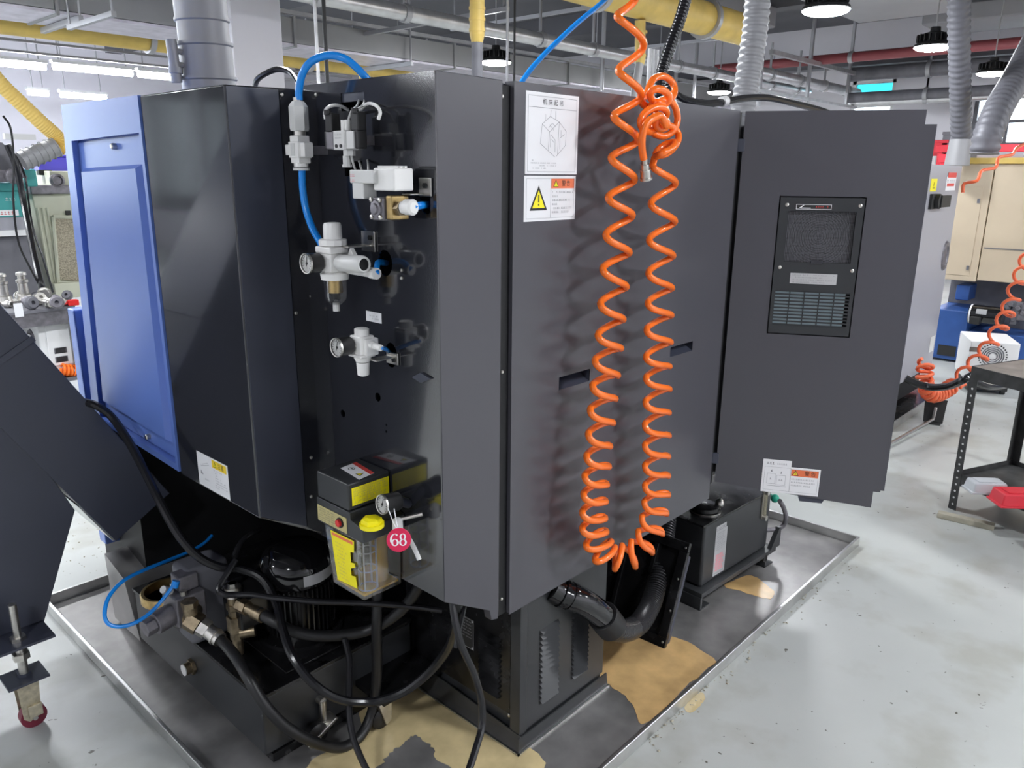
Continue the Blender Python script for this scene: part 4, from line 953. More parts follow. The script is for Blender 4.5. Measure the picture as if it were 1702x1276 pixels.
a, b, c, d = -1.569, -1.447, .807, .848
s = MB(FLX.M).m(0).box(a, b, c, d, .0001, .0008).m(1)
for k in range(6): s.lines(a+.006, a+.075, d-.006-.006*k, .0035, .0011, .8)
s.build('control_label', [M['beigelab'], M['conv']], t, ang=0)
MB(FLX.M).lathe([(0, .013), (.004, .013)], (b-.026, c+.022, 0), (0, 0, 1), 20).build('button_bezel', M['ink'], t)
MB(FLX.M).lathe([(.004, .009), (.010, .009), (.012, .006)], (b-.026, c+.022, 0), (0, 0, 1), 20).build('push_button', M['redbtn'], t)
FT = Frame((RX0+.0200-.0025, 0, 0), (0, -1, 0), (-.025, 0, 1))
poly = [(550, 880), (589, 899), (589, 918), (583, 917), (584, 934), (590, 936), (591, 943), (584, 944), (585, 956), (592, 958), (595, 978), (562, 962)]
pu = [FT.uv(x, y) for x, y in poly]
s = MB(FT.M).m(0).prism([(u, v, .001) for u, v in pu], (0, 0, .0006)).m(2).prism([(*FT.uv(x, y), .0017) for x, y in ((552, 883), (587, 900), (587, 905), (553, 888))], (0, 0, .0003)).m(1)
u0, v0 = FT.uv(556, 893)
for k in range(11): s.lines(u0+.004+.001*k, u0+.043+(.008 if k in (2, 9, 10) else 0), v0-.006-.0092*k-.002, .004, .0022, .75)
s.build('oil_label', [M['yellowlab'], M['beigelab'], M['orangelab']], t, ang=0, label='yellow notched oil type label')
FTO = Frame((0, 0, .9375), (0, -1, 0), (1, 0, 0)); 
q = [P(x, y, 'z', .9378) for x, y in ((566, 778), (592, 768), (622, 786), (597, 797))]
s = MB().m(0).prism(q, (0, 0, .0006)); ee = [q[1], q[2], q[2].lerp(q[3], .25), q[1].lerp(q[0], .25)]
s.m(1).prism([p+Vector((0, 0, .0007)) for p in ee], (0, 0, .0003))
o = q[0].lerp(q[3], .28).lerp(q[1].lerp(q[2], .28), .38)+Vector((0, 0, .0008)); s.m(2).lathe([(0, .0085), (.0003, .0085)], o, (0, 0, 1), 16); s.m(0).lathe([(0, .0065), (.0006, .0065)], o, (0, 0, 1), 16)
s.m(2).prism([o+Vector((-.0015, -.006, .0003)), o+Vector((.0015, -.006, .0003)), o+Vector((.0015, .006, .0003)), o+Vector((-.0015, .006, .0003))], (0, 0, .0005))
o = q[0].lerp(q[3], .76).lerp(q[1].lerp(q[2], .76), .38)+Vector((0, 0, .0008)); s.m(2).prism([o+Vector((.010, 0, 0)), o+Vector((-.008, .010, 0)), o+Vector((-.008, -.010, 0))], (0, 0, .0003)); s.m(3).prism([o+Vector((.006, 0, .0003)), o+Vector((-.006, .0065, .0003)), o+Vector((-.006, -.0065, .0003))], (0, 0, .0003))
s.build('hazard_label', [M['whitelab'], M['redlab'], M['ink'], M['yellowlab']], t, ang=0, label='white hazard label with red band and triangle')
c = P(636, 838, 'x', 1.03)
gauge(t, c, (-1, .06, .10), .0235, .045)
gx, gy, gz = c
MB().cyl((gx+.04, gy+.012, gz-.004), (XV, gy+.012, gz-.03), .012, n=12).cyl((gx+.03, gy+.01, gz-.03), (gx+.03, gy+.01, gz), .01, n=10).build('gauge_pipe', M['conv'], t)
MB().cyl((gx+.035, gy-.01, gz-.048), (XV-.01, gy-.05, gz-.034), .005, n=8).build('threaded_stud', M['zinc'], t)
MB().lathe([(0, .0), (0, .013), (.03, .012), (.034, .006)], P(661, 875, 'x', 1.06)+Vector((0, 0, -.012)), (0, 0, 1), 14).build('clear_nut', M['paleg'], t)
MB().tube(path([(674, 886, 1.06), (684, 902, 1.06), (692, 918, 1.05), (697, 930, 1.05)], 'x', 6), .0055, 8).build('outlet_tube', M['paleg'], t)
# red numbered tag on a cord
tg = P(663, 897, 'x', 1.0)
nrm = (CAM-tg); nrm = Vector((nrm.x, nrm.y, .25)).normalized(); U = Vector((0, 0, 1)).cross(nrm).normalized(); Vv = nrm.cross(U)
FG = Frame(tg, U, Vv)
t = thing('number_tag', tg, 'round crimson tag reading 68 hanging by a cord from the gauge', 'tag')
rt = .0275
MB(FG.M).lathe([(-.002, rt-.001), (-.001, rt), (.001, rt), (.002, rt-.001)], (0, 0, 0), (0, 0, 1), 36).build('disc', M['crimson'], t, ang=25)
n = MB(FG.M)
def ell(cx, cy, a, b, k=28): return [(cx+a*math.cos(2*math.pi*i/k), cy+b*math.sin(2*math.pi*i/k)) for i in range(k)]
def loop(cx, cy, a, b, ai, bi): n.plate(ell(cx, cy, a, b), [ell(cx, cy, ai, bi)], .0006)
def stroke(pts, ws):
    L = []; R = []
    for i, p in enumerate(pts):
        q = Vector(pts[min(i+1, len(pts)-1)])-Vector(pts[max(i-1, 0)]); q = Vector((-q.y, q.x)).normalized()*ws[i]/2
        L.append((p[0]+q.x, p[1]+q.y)); R.append((p[0]-q.x, p[1]-q.y))
    n.plate(L+R[::-1], [], .0006)
loop(-.0088, -.0050, .0084, .0082, .0040, .0066)
arc = [(-.0088+.0084*math.cos(t_)*1.05-.0, .0010+.0135*math.sin(t_)) for t_ in [math.radians(100+i*10) for i in range(11)]]
stroke(arc, [.0016, .0022, .003, .0036, .004, .0043, .0044, .0044, .0044, .0044, .0044])
n.lathe([(0, .0022), (.0006, .0022)], (-.0046, .0122, -.0006), (0, 0, 1), 14); stroke([(-.0102, .0140), (-.0075, .0147), (-.005, .0135)], [.0016, .0018, .002])
loop(.0088, -.0056, .0086, .0080, .0042, .0060); loop(.0088, .0074, .0072, .0072, .0034, .0054)
n.v = [q+FG.N*.0024 for q in n.v]
n.build('numerals', M['whitelab'], t, ang=0)
cd_ = MB(); top = P(651, 858, 'x', 1.0); hole = tg+Vv*(rt*.82)
for s in (-1, 1): cd_.tube(cr([hole, hole.lerp(top, .45)+U*.003*s, P(645 if s < 0 else 655, 845, 'x', 1.01)], 6), .0012, 6)
cd_.build('cord', M['whitelab'], t)
# ------------------------------------------------------------------ chip conveyor
YC = 2.50
FC = Frame((0, YC, 0), (1, 0, 0), (0, 0, 1))
def xz(px, py, y=YC): q = P(px, py, 'y', y); return q.x, q.z
t = thing('chip_conveyor', (.5, 2.6, 0), 'dark slanting chip conveyor rising beside the blue machine cover', 'conveyor')
a0 = Vector((*xz(0, 505), 0)); a1 = Vector((*xz(150, 672), 0)); dn = (a1-a0).normalized()
b0 = Vector((*xz(0, 710), 0)); nn = Vector((dn.y, -dn.x, 0))
th = (b0-a0).dot(nn)
if th < 0: nn = -nn; th = -th
top = a0-dn*.9; bot = a0+dn*.80
sec = [top, bot, bot+nn*th, top+nn*th]
def C3(q, y): return Vector((q.x, y, q.y))
js = (Vector((*xz(52, 562), 0))-a0).dot(dn)
for (s0, s1) in ((-.9, js-.003), (js+.003, .80)):
    sec = [a0+dn*s0, a0+dn*s1, a0+dn*s1+nn*th, a0+dn*s0+nn*th]
    MB().prism([C3(q, YC) for q in sec], (0, .42, 0)).build('trough_section', M['conv'], t, bevel=.003)
sec = [a0+dn*(js-.006)-nn*.006, a0+dn*(js+.012)-nn*.006, a0+dn*(js+.012)+nn*(th-.0), a0+dn*(js-.006)+nn*(th-.0)]
MB().prism([C3(q, YC-.004) for q in sec], (0, .43, 0)).build('joint_flange', M['conv'], t, bevel=.001)
# lower lip of the trough (pale edge) 
sl0 = (Vector((*xz(128, 848), 0))-a0).dot(dn)
sec = [a0+dn*sl0+nn*th, a0+dn*.80+nn*th, a0+dn*.80+nn*(th+.004), a0+dn*sl0+nn*(th+.004)]
MB().prism([C3(q, YC+.015) for q in sec], (0, .39, 0)).build('trough_lip', M['rim'], t)
# support housing under the incline
lg = [b0-dn*.9-nn*.02, b0+dn*.10-nn*.02, Vector((*xz(126, 849), 0)), Vector((*xz(75, 1034), 0)), Vector((*xz(66, 1046), 0)), Vector((xz(66, 1046)[0]-.42, xz(66, 1046)[1], 0)), Vector((b0.x-.62, b0.y+.5, 0))]
MB().prism([C3(q, YC+.006) for q in lg], (0, .39, 0)).build('support_housing', M['midgrey'] if 0 else M['conv'], t, bevel=.002)
def caster_leg(x, y, zp):
    MB().box(x-.075, x+.085, y-.055, y+.055, zp, zp+.008).build('foot_plate', M['conv'], t, bevel=.001)
    r = MB().cyl((x, y-.005, zp+.008), (x, y-.005, zp+.125), .011, n=14).cyl((x, y-.005, zp-.11), (x, y-.005, zp), .013, n=14)
    r.build('threaded_rod', M['zinc'], t)
    MB().hexn((x, y-.005, zp-.055), (x, y-.005, zp-.035), .024).hexn((x, y-.005, zp+.008), (x, y-.005, zp+.02), .022).build('lock_nuts', M['zinc'], t, kind='stuff')
    zc = zp-.115
    MB().box(x-.055, x+.055, y-.05, y+.05, zc-.008, zc).hexn((x, y, zc), (x, y, zc+.012), .02).build('caster_plate', M['conv'], t, bevel=.001)
    k = MB()
    for s in (-1, 1): k.prism([(x-.03, y+s*.022, zc-.008), (x+.03, y+s*.022, zc-.008), (x+.022, y+s*.022, .045), (x-.01, y+s*.022, .030), (x-.025, y+s*.022, .045)], (0, .003*s, 0))
    k.box(x-.03, x+.03, y-.025, y+.025, zc-.020, zc-.008)
    fk = k.build('caster_fork', M['yzinc'], t, bevel=.001)
    MB().cyl((x+.004, y-.030, .038), (x+.004, y+.030, .038), .007, n=10).build('axle', M['zinc'], fk)
    MB().lathe([(-.018, .026), (-.015, .036), (.015, .036), (.018, .026)], (x+.004, y, .037), (0, 1, 0), 24).build('caster_wheel', M['wheelred'], t)
    MB().box(x-.012, x+.026, y-.034, y-.024, .045, .085).build('brake_pedal', M['yzinc'], fk, bevel=.002)
g = P(58, 1203, 'z', 0)
zp = P(40, 1062, 'y', g.y).z
caster_leg(g.x-.005, g.y+.0, zp)
MB().box(g.x-.07, g.x+.08, g.y+.05, YC+.10, zp, zp+.008).build('foot_bracket', M['conv'], t)
# black corrugated cable draped over the conveyor
cb = path([(140, 668, 2.52), (160, 674, 2.48), (185, 692, 2.46), (212, 730, 2.38), (238, 778, 2.28), (268, 838, 2.16), (298, 890, 2.10), (330, 925, 2.06), (365, 942, 2.03), (400, 946, 2.0), (435, 962, 1.95), (458, 1000, 1.88), (470, 1045, 1.78), (486, 1090, 1.70), (520, 1135, 1.64), (565, 1162, 1.60), (620, 1166, 1.56), (670, 1150, 1.50), (712, 1118, 1.44), (742, 1082, 1.38), (755, 1050, 1.33), (760, 1020, 1.30), (764, 985, 1.29)])
MB().tube(cb, .0125, 10).build('power_cable', M['cable'], label='long black cable draped over the conveyor edge down past the motor', cat='cable')
# ------------------------------------------------------------------ hydraulic power unit
t = thing('hydraulic_unit', (1.2, 2.25, 0), 'oily black hydraulic tank with finned motor, pump block and brass fittings', 'hydraulic unit')
HX0, HX1, HY0, HY1 = .90, 1.44, 1.77, 2.62
MB().box(HX0, HX1, HY0, HY1, .035, .222).build('tank', M['chill'], t, bevel=.006)
MB().box(HX0-.006, HX1, HY0-.006, HY1, .224, .236).build('tank_cover', M['oily'], t, bevel=.002)
MB().box(HX0+.10, HX1-.02, HY0+.03, HY0+.40, .237, .245).build('motor_plate', M['oily'], t, bevel=.002)
for x, y in ((HX0+.015, HY0+.01), (HX0+.2, HY0+.01), (HX0+.4, HY0+.01)): MB().hexn((x, y, .236), (x, y, .243), .007).build('cover_bolt', M['oily'], t)
# filler ring with tan gasket
c = P(268, 985, 'z', .26); c = Vector((c.x+.02, c.y, .236))
MB().lathe([(0, .085), (.025, .085), (.03, .082), (.03, .072), (.0, .070)], c, (0, 0, 1), 28).build('filler_ring', M['brass'], t)
MB().lathe([(.002, 0), (.002, .069)], c, (0, 0, 1), 24).build('filler_opening', M['dark'], t)
MB().prism([(.90, 2.62, .02), (.90, 2.85, .02), (.885, 2.82, .30), (.885, 2.66, .26)], (.30, 0, 0)).build('side_baffle', M['steel'], t)
# motor
mx, my = 1.155, 1.965
MB().cyl((mx, my, .245), (mx, my, .258), .128, n=32).build('motor_flange', M['oily'], t)
mt = MB().cyl((mx, my, .258), (mx, my, .44), .090, n=28).build('motor', M['oily'], t)
f = MB()
for k in range(40):
    an = 2*math.pi*k/40; f.to(Matrix.Translation((mx, my, 0)) @ Matrix.Rotation(an, 4, 'Z')).box(.088, .108, -.002, .002, .275, .43)
f.build('cooling_fins', M['oily'], mt)
MB().lathe([(0, .109), (.055, .109), (.075, .100), (.095, .075), (.10, .03), (.10, 0)], (mx, my, .438), (0, 0, 1), 32).build('fan_cowl', M['shiny'], mt)
bd = MB()
n0 = 16
for k in range(n0):
    a, b = (math.radians(-112+k*70/n0), math.radians(-112+(k+1)*70/n0)); rr = .1105
    bd.add([(mx+rr*math.cos(a), my+rr*math.sin(a), .448), (mx+rr*math.cos(b), my+rr*math.sin(b), .448), (mx+rr*math.cos(b), my+rr*math.sin(b), .482), (mx+rr*math.cos(a), my+rr*math.sin(a), .482)], [(0, 1, 2, 3)])
bd.build('motor_label', M['greylab'], mt, label='silver motor rating label')
MB().box(mx-.20, mx-.085, my-.01, my+.10, .33, .43).prism([(mx-.20, my-.01, .43), (mx-.085, my-.01, .43), (mx-.085, my+.05, .455), (mx-.2, my+.05, .445)], (0, .05, 0)).build('terminal_box', M['oily'], mt, bevel=.008)
# pump regulator block with knob
pb = P(300, 1005, 'y', 2.12)
MB().box(pb.x-.03, pb.x+.06, pb.y-.045, pb.y+.055, pb.z-.05, pb.z+.045).box(pb.x-.005, pb.x+.055, pb.y-.02, pb.y+.04, pb.z+.045, pb.z+.095).build('pump_block', M['castgrey'], t, bevel=.006)
MB().cyl((pb.x-.03, pb.y-.005, pb.z-.015), (pb.x-.085, pb.y-.012, pb.z-.02), .034, n=16).hexn((pb.x-.085, pb.y-.012, pb.z-.02), (pb.x-.115, pb.y-.015, pb.z-.022), .026).build('adjuster', M['castgrey'], t, bevel=.002)
for k in (-.03, .035): MB().hexn((pb.x+.0, pb.y+k, pb.z+.045), (pb.x+.0, pb.y+k, pb.z+.058), .010).build('block_bolt', M['zinc'], t)
MB().cyl((pb.x-.02, pb.y+.01, pb.z+.05), (pb.x-.045, pb.y-.0, pb.z+.07), .011, n=12).build('tube_fitting', M['paleg'], t)
MB().box(pb.x+.02, pb.x+.16, pb.y-.01, pb.y+.10, .245, pb.z+.10).build('pump_body', M['slate'], t, bevel=.02)
# brass elbow and hose end
e0 = P(318, 1030, 'y', 2.04); e1 = P(345, 1047, 'y', 2.0); e2 = P(366, 1063, 'y', 1.95)
MB().cyl(pb+Vector((.02, -.04, -.01)), e0, .026, n=14).hexn(e0.lerp(e1, -.2), e0.lerp(e1, .5), .032).cyl(e0+Vector((0, 0, -.01)), e0+Vector((0, 0, .05)), .021, n=12).hexn(e0+Vector((0, 0, .045)), e0+Vector((0, 0, .062)), .024).build('brass_elbow', M['oldbrass'], t)
MB().hexn(e1.lerp(e0, .45), e1, .028).cyl(e1, e2, .022, n=14).cyl(e1.lerp(e2, .6), e1.lerp(e2, .75), .025, n=14).build('hose_ferrule', M['zinc'], t)
h1 = path([(358, 1056, 1.97), (372, 1068, 1.93), (392, 1092, 1.84), (412, 1125, 1.76), (438, 1168, 1.71), (475, 1207, 1.68), (520, 1232, 1.66), (565, 1242, 1.66), (597, 1225, 1.66), (616, 1190, 1.67), (624, 1150, 1.67), (627, 1100, 1.66), (626, 1040, 1.65), (627, 1000, 1.65), (626, 960, 1.65)])
MB().tube(h1, .0155, 12).build('hydraulic_hose', M['rubber'], label='thick grey-black hydraulic hose looping low from the brass elbow', cat='hose')
# valve stack with silver plugs
vx = P(392, 1030, 'y', 2.0); vx = Vector((vx.x, 2.0, 0)); zs = lambda py: P(392, py, 'y', 2.0).z
st = MB()
for (pa, pb_, r, k) in ((975, 1000, .020, 16), (966, 978, .012, 12), (1000, 1010, .024, 6), (1012, 1022, .019, 6), (1022, 1048, .026, 6), (1050, 1062, .020, 6), (1062, 1095, .016, 12)):
    st.cyl((vx.x, 2.0, zs(pb_)), (vx.x, 2.0, zs(pa)), r, n=k)
st.cyl((vx.x, 2.0, zs(1095)), (vx.x, 2.0, .236), .014, n=10)
st.build('valve_stack', M['oldbrass'], t)
MB().cyl((vx.x, 2.0, zs(988)), (vx.x, 2.0, zs(972)), .024, n=16).hexn((vx.x, 2.0, zs(972)), (vx.x, 2.0, zs(966)), .014).build('silver_plug', M['zinc'], t)
MB().cyl((vx.x, 1.98, zs(1048)), (vx.x+.035, 1.955, zs(1046)), .018, n=14).build('side_port', M['oldbrass'], t)
f0 = P(398, 1004, 'y', 1.97); f1 = P(438, 1024, 'y', 1.87)
MB().hexn(f0, f0.lerp(f1, .35), .022).cyl(f0.lerp(f1, .35), f0.lerp(f1, .6), .017, n=12).cyl(f0.lerp(f1, .6), f1, .020, n=12).build('hose_fitting', M['oldbrass'], t)
h2 = path([(430, 1018, 1.89), (455, 1032, 1.84), (485, 1048, 1.80), (525, 1056, 1.76), (570, 1055, 1.72), (615, 1046, 1.68), (655, 1024, 1.62), (685, 993, 1.57), (706, 955, 1.52)])
MB().tube(h2, [.018 if i < 10 else .0165 for i in range(len(h2))], 12).build('hydraulic_hose', M['rubber'], label='thick black hydraulic hose sagging under the oil lubricator', cat='hose')
h5 = path([(392, 930, 2.0), (378, 952, 1.99), (364, 977, 1.98), (372, 987, 1.96), (395, 988, 1.94), (420, 988, 1.90), (455, 993, 1.85), (520, 999, 1.76), (580, 1001, 1.70), (640, 1004, 1.62), (690, 1008, 1.56), (735, 1014, 1.50)])
MB().tube(h5, .009, 10).build('conduit', M['cable'], label='thin black conduit bending round the silver plug and running level', cat='conduit')
h6 = path([(390, 925, 2.02), (398, 905, 2.04), (412, 890, 2.06), (432, 880, 2.1)])
MB().tube(h6, .009, 10).build('conduit', M['cable'], label='short black conduit arching up behind the motor cowl', cat='conduit')
bt = path([(352, 890, 2.32), (340, 902, 2.30), (318, 915, 2.28), (282, 930, 2.25), (240, 947, 2.20), (205, 965, 2.16), (182, 990, 2.13), (174, 1018, 2.10), (180, 1036, 2.08), (200, 1041, 2.07), (226, 1034, 2.07), (252, 1016, 2.08), (274, 992, 2.09), (290, 970, 2.10)])
MB().tube(bt, .0055, 10).build('air_tube', M['bluetube'], label='thin blue air tube looping round the filler ring', cat='tube')
q = P(291, 969, 'y', 2.10)
MB().cyl(q+Vector((-.004, 0, -.012)), q+Vector((.004, 0, .006)), .011, n=12).build('push_fitting', M['bluetube'], label='round light blue push fitting on the pump block', cat='fitting')
# tank details
c = P(322, 1106, 'x', HX0)
MB().cyl((HX0+.002, c.y, c.z), (HX0-.030, c.y, c.z), .019, n=14).hexn((HX0-.002, c.y, c.z), (HX0-.012, c.y, c.z), .026).build('drain_socket', M['oldbrass'], t)
MB().lathe([(.0, .012), (.001, .0185), (.004, .0185), (.004, .012)], (HX0-.030, c.y, c.z), (-1, 0, 0), 16).build('socket_rim', M['white'], t)
c = P(531, 1180, 'y', HY0)
s = MB().cyl((c.x, HY0-.02, c.z-.03), (c.x, HY0-.02, c.z+.045), .011, n=12).cyl((c.x, HY0, c.z+.04), (c.x, HY0-.022, c.z+.04), .012, n=12).hexn((c.x, HY0-.02, c.z-.03), (c.x, HY0-.02, c.z-.022), .015)
s.build('level_plug', M['zinc'], t)
MB().box(HX0+.02, HX1-.1, HY0-.004, HY0+.05, .006, .034).build('skid', M['oily'], t)
c = P(638, 1190, 'z', .04)
MB().prism([(c.x-.03, c.y-.02, .10), (c.x+.02, c.y-.02, .11), (c.x+.015, c.y-.02, .03), (c.x-.005, c.y-.02, .02)], (0, .04, 0)).build('caster_fork', M['zinc'], t, bevel=.003)
MB().lathe([(-.014, .03), (-.010, .036), (.010, .036), (.014, .03)], (c.x-.008, c.y+.005, .042), (0, 1, 0), 20).build('caster_wheel', M['rubber'], t)
MB().box(c.x-.02, HX1, c.y-.03, HY0+.02, .10, .12).build('caster_arm', M['oily'], t)
c = P(560, 1240, 'z', .03)
MB().lathe([(-.014, .03), (-.010, .036), (.010, .036), (.014, .03)], (c.x-.02, HY0-.03, .042), (0, 1, 0), 20).build('caster_wheel', M['rubber'], t)
MB().prism([(c.x-.06, HY0-.05, .03), (c.x+.04, HY0-.05, .075), (c.x+.05, HY0-.05, .068), (c.x-.05, HY0-.05, .015)], (0, .05, 0)).build('caster_fork', M['zinc'], t, bevel=.003)
# thin cables in front
c3 = path([(573, 1062, 1.70), (581, 1100, 1.66), (580, 1150, 1.62), (582, 1200, 1.58), (592, 1240, 1.54), (615, 1290, 1.48), (640, 1330, 1.42)])
MB().tube(c3, .0095, 10).build('power_cable', M['cable'], label='thin black cable hanging before the hydraulic tank front', cat='cable')
c4 = path([(752, 1000, 1.29), (757, 1035, 1.27), (768, 1075, 1.25), (788, 1120, 1.23), (800, 1165, 1.22), (801, 1205, 1.21), (792, 1240, 1.19), (776, 1290, 1.16), (765, 1330, 1.13)])
MB().tube(c4, .0095, 10).build('power_cable', M['cable'], label='thin black cable hanging before the chiller nameplate', cat='cable')
c5 = path([(773, 1000, 1.29), (768, 1025, 1.28), (762, 1050, 1.27), (758, 1075, 1.27)])
MB().tube(c5, .007, 8).build('power_cable', M['cable'], label='short black cable strand joining the nameplate cable', cat='cable')
# ------------------------------------------------------------------ chiller under the corner
t = thing('oil_chiller', (1.63, 1.55, 0), 'charcoal louvred chiller cabinet standing under the machine corner', 'chiller')
CX0, CX1, CY0, CY1, CZ = 1.445, 1.855, 1.292, 1.80, .60
MB().box(CX0+.012, CX1-.004, CY0+.004, CY1, .012, CZ).build('cabinet', M['chill'], t)
MB().box(CX0, CX1, CY0-.002, CY0+.004, .055, CZ).build('front_panel', M['chill'], t, bevel=.0015)
MB().box(CX0+.004, CX0+.012, CY0+.04, CY1, .10, CZ).build('side_panel', M['oily'], t, bevel=.0015)
MB().box(CX0-.002, CX0+.03, CY0-.004, CY0+.035, .012, CZ).build('corner_post', M['chill'], t, bevel=.003)
k = MB(); k.prism([(CX0-.018, CY0-.016, .006), (CX1+.012, CY0-.016, .006), (CX1+.012, CY0-.010, .05), (CX0-.012, CY0-.010, .05)], (0, .004, 0))
k.build('base_skirt', M['chill'], t)
MB().prism([(CX0-.018, CY0-.016, .006), (CX0-.018, CY1, .006), (CX0-.004, CY1, .09), (CX0-.004, CY0-.010, .055)], (.004, 0, 0)).build('base_skirt', M['chill'], t)
MB().box(CX0-.024, CX1+.016, CY0-.022, CY0-.016, .004, .010).box(CX0-.024, CX0-.018, CY0-.022, CY1, .004, .010).build('skirt_edge', M['rim'], t)
FCH = Frame((0, CY0-.002, 0), (1, 0, 0), (0, 0, 1)); FCL = Frame((CX0+.004, 0, 0), (0, -1, 0), (0, 0, 1))
def louvres(fr, tops, bots, n, w, mname):
    u0, v0 = fr.uv(*tops); u1, v1 = fr.uv(*bots)
    for k in range(n):
        f = k/(n-1); u = u0+(u1-u0)*f; v = v0+(v1-v0)*f
        m = MB(fr.M); h = abs(v1-v0)/(n-1)*.30
        m.add([(u, v-h, 0), (u+w, v-h, 0), (u+w, v+h, 0), (u, v+h, 0), (u+.004, v-h, .011), (u+w-.004, v-h, .011)], [(3, 2, 5, 4), (1, 5, 2)])
        m.m(1).quad(u-.001, u+w-.002, v-h*2.1, v-h*.9, .0006).add([(u-.002, v-h, .0008), (u+.006, v-h, .0066), (u+.006, v+h*.4, .003), (u-.002, v+h*.8, .0008)], [(0, 1, 2, 3)])  # dark strip paints the shade under each louvre; dark end stands for its opening
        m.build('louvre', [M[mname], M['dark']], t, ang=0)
louvres(FCH, (897, 1050), (896, 1166), 14, .085, 'chill')
louvres(FCH, (951, 1025), (949, 1125), 14, .080, 'chill')
louvres(FCL, (797, 1045), (797, 1135), 12, .09, 'oily')
louvres(FCL, (733, 1012), (733, 1040), 5, .06, 'oily')
bolt(FCL, 846, 1188, .006, t)
a, b, c, d = FCL.mid(((763, 1020), (789, 1029), (788, 1081), (760, 1065)))
s = MB(FCL.M).m(0).box(a, b, c, d, .0005, .002).m(1).frame_line(a+.002, b-.002, c+.002, d-.002, .0012, .0025); 
for k in range(6): s.lines(a+.012, b-.010, d-.012-.0105*k, .004, .0025, .9)
s.quad(a+.008, b-.008, c+.016, c+.045, .0022) if 0 else None
for u, v in ((a+.007, c+.007), (b-.007, c+.007), (a+.007, d-.007), (b-.007, d-.007)): s.lathe([(.002, .003), (.003, .003)], (u, v, 0), (0, 0, 1), 8)
s.build('nameplate', [M['ink'], M['greylab']], t, ang=0, label='black nameplate with silver border')
# ------------------------------------------------------------------ black elbow and corrugated drain hose
t = thing('drain_hose', P(1010, 1045, 'y', 1.2), 'black corrugated drain hose with glossy elbow curling under the machine', 'hose')
el = path([(915, 975, 1.30), (930, 983, 1.285), (952, 992, 1.26), (975, 1003, 1.24), (998, 1020, 1.225), (1012, 1036, 1.22)])
MB().tube(el, [.040]*len(el), 18).build('elbow', M['shiny'], t)
for (i, r) in ((9, .045), (14, .043)):
    MB().tube([el[i], el[i+1], el[i+2]], r, 18).build('elbow_band', M['shiny'], t)
p0, p1 = P(1001, 1022, 'y', 1.224), P(1017, 1042, 'y', 1.22)
MB().cyl(p0, p1, .048, n=20).build('coupling', M['rubber'], t, bevel=.003)
ch = path([(1012, 1036, 1.22), (1024, 1046, 1.22), (1042, 1047, 1.23), (1062, 1036, 1.26), (1078, 1012, 1.30), (1088, 985, 1.33), (1096, 950, 1.36), (1103, 910, 1.40), (1109, 860, 1.45), (1112, 830, 1.48)], 'y', 24)
acc = 0; out = [ch[0]]; rr = [.030]; i = 0; step = .0028
L_ = [0]
for i in range(len(ch)-1): L_.append(L_[-1]+(ch[i+1]-ch[i]).length)
N = int(L_[-1]/step); j = 0; out = []; rr = []
for k in range(N):
    s_ = k*step
    while j < len(ch)-2 and L_[j+1] < s_: j += 1
    out.append(ch[j].lerp(ch[j+1], (s_-L_[j])/max(1e-9, L_[j+1]-L_[j]))); rr.append(.037-.006*(k % 4 in (0, 1))*(1 if s_ > .20 else .2))
MB().tube(out, rr, 16).build('corrugated_hose', M['ribbed'], t, ang=60)
# ------------------------------------------------------------------ leaning filter panel
pb0 = P(1105, 1078, 'z', .004); pt0 = P(1148, 903, 'y', pb0.y+.01); 
up = (pt0-pb0).normalized(); back = Vector((-.03, 1, 0)).normalized(); back = (back-up*back.dot(up)).normalized()
HL = (pt0-pb0).length; WL = .46
FP = Frame(pb0, -back, up)     # u grows towards the camera side; normal faces -X
t = thing('framed_filter', pb0, 'grimy black framed filter panel leaning beside the drain hose', 'panel')
fw = .035
for q in ((-WL, 0, 0, fw), (-WL, 0, HL-fw, HL), (-fw, 0, fw, HL-fw), (-WL, -WL+fw, fw, HL-fw)):
    MB(FP.M).box(*q, -.012, .006).build('frame_bar', M['oily'], t, bevel=.002)
MB(FP.M).box(-WL+fw, -fw, fw, HL-fw, -.01, -.004).build('filter_sheet', M['oily'], t)
for k in (.12, .24): MB(FP.M).box(-k-.012, -k+.004, fw, HL-fw, -.004, .010).build('rib', M['oily'], t, bevel=.002)
MB(FP.M).box(-WL, -.006, .01, HL-.05, -.045, -.012).build('backing_tray', M['conv'], t, bevel=.004)
for v in (.02, HL*.35, HL*.65, HL-.02): MB(FP.M).lathe([(.006, .0045), (.009, .003)], (-.012, v, 0), (0, 0, 1), 10).build('rivet', M['zinc'], t)
# ------------------------------------------------------------------ coolant tank
an = math.radians(-3.2); o = Vector((2.50, 1.315, 0)); U = Vector((math.cos(an), math.sin(an), 0))
FT2 = Frame(o, U, (0, 0, 1)); n = FT2.N
t = thing('coolant_tank', o, 'black coolant tank with sight gauge and stamped label under the cabinet', 'tank')
u1 = FT2.uv(1275, 900)[0]; zt = FT2.uv(1182, 868)[1]; z0 = .075
MB(FT2.M).box(.03, u1, z0, zt, -.36, 0).build('tank_body', M['chill'], t, bevel=.012)
MB(FT2.M).box(.01, u1+.01, zt-.004, zt+.006, -.37, .006).build('tank_top', M['oily'], t, bevel=.002)
MB(FT2.M).box(-.005, u1+.03, .055, .075, -.38, .03).build('base_plate', M['chill'], t, bevel=.002)
for uu in (-.01, u1-.06):
    MB(FT2.M).box(uu, uu+.012, 0.003, .056, -.38, .03).box(uu, uu+.07, .003, .010, -.38, .03).build('foot_channel', M['chill'], t)
MB(FT2.M).prism([(u1-.02, .07, .03), (u1+.06, .07, .03), (u1+.06, .16, .03), (u1+.045, .16, .03)], (0, 0, -.02)).build('end_bracket', M['chill'], t, bevel=.001)
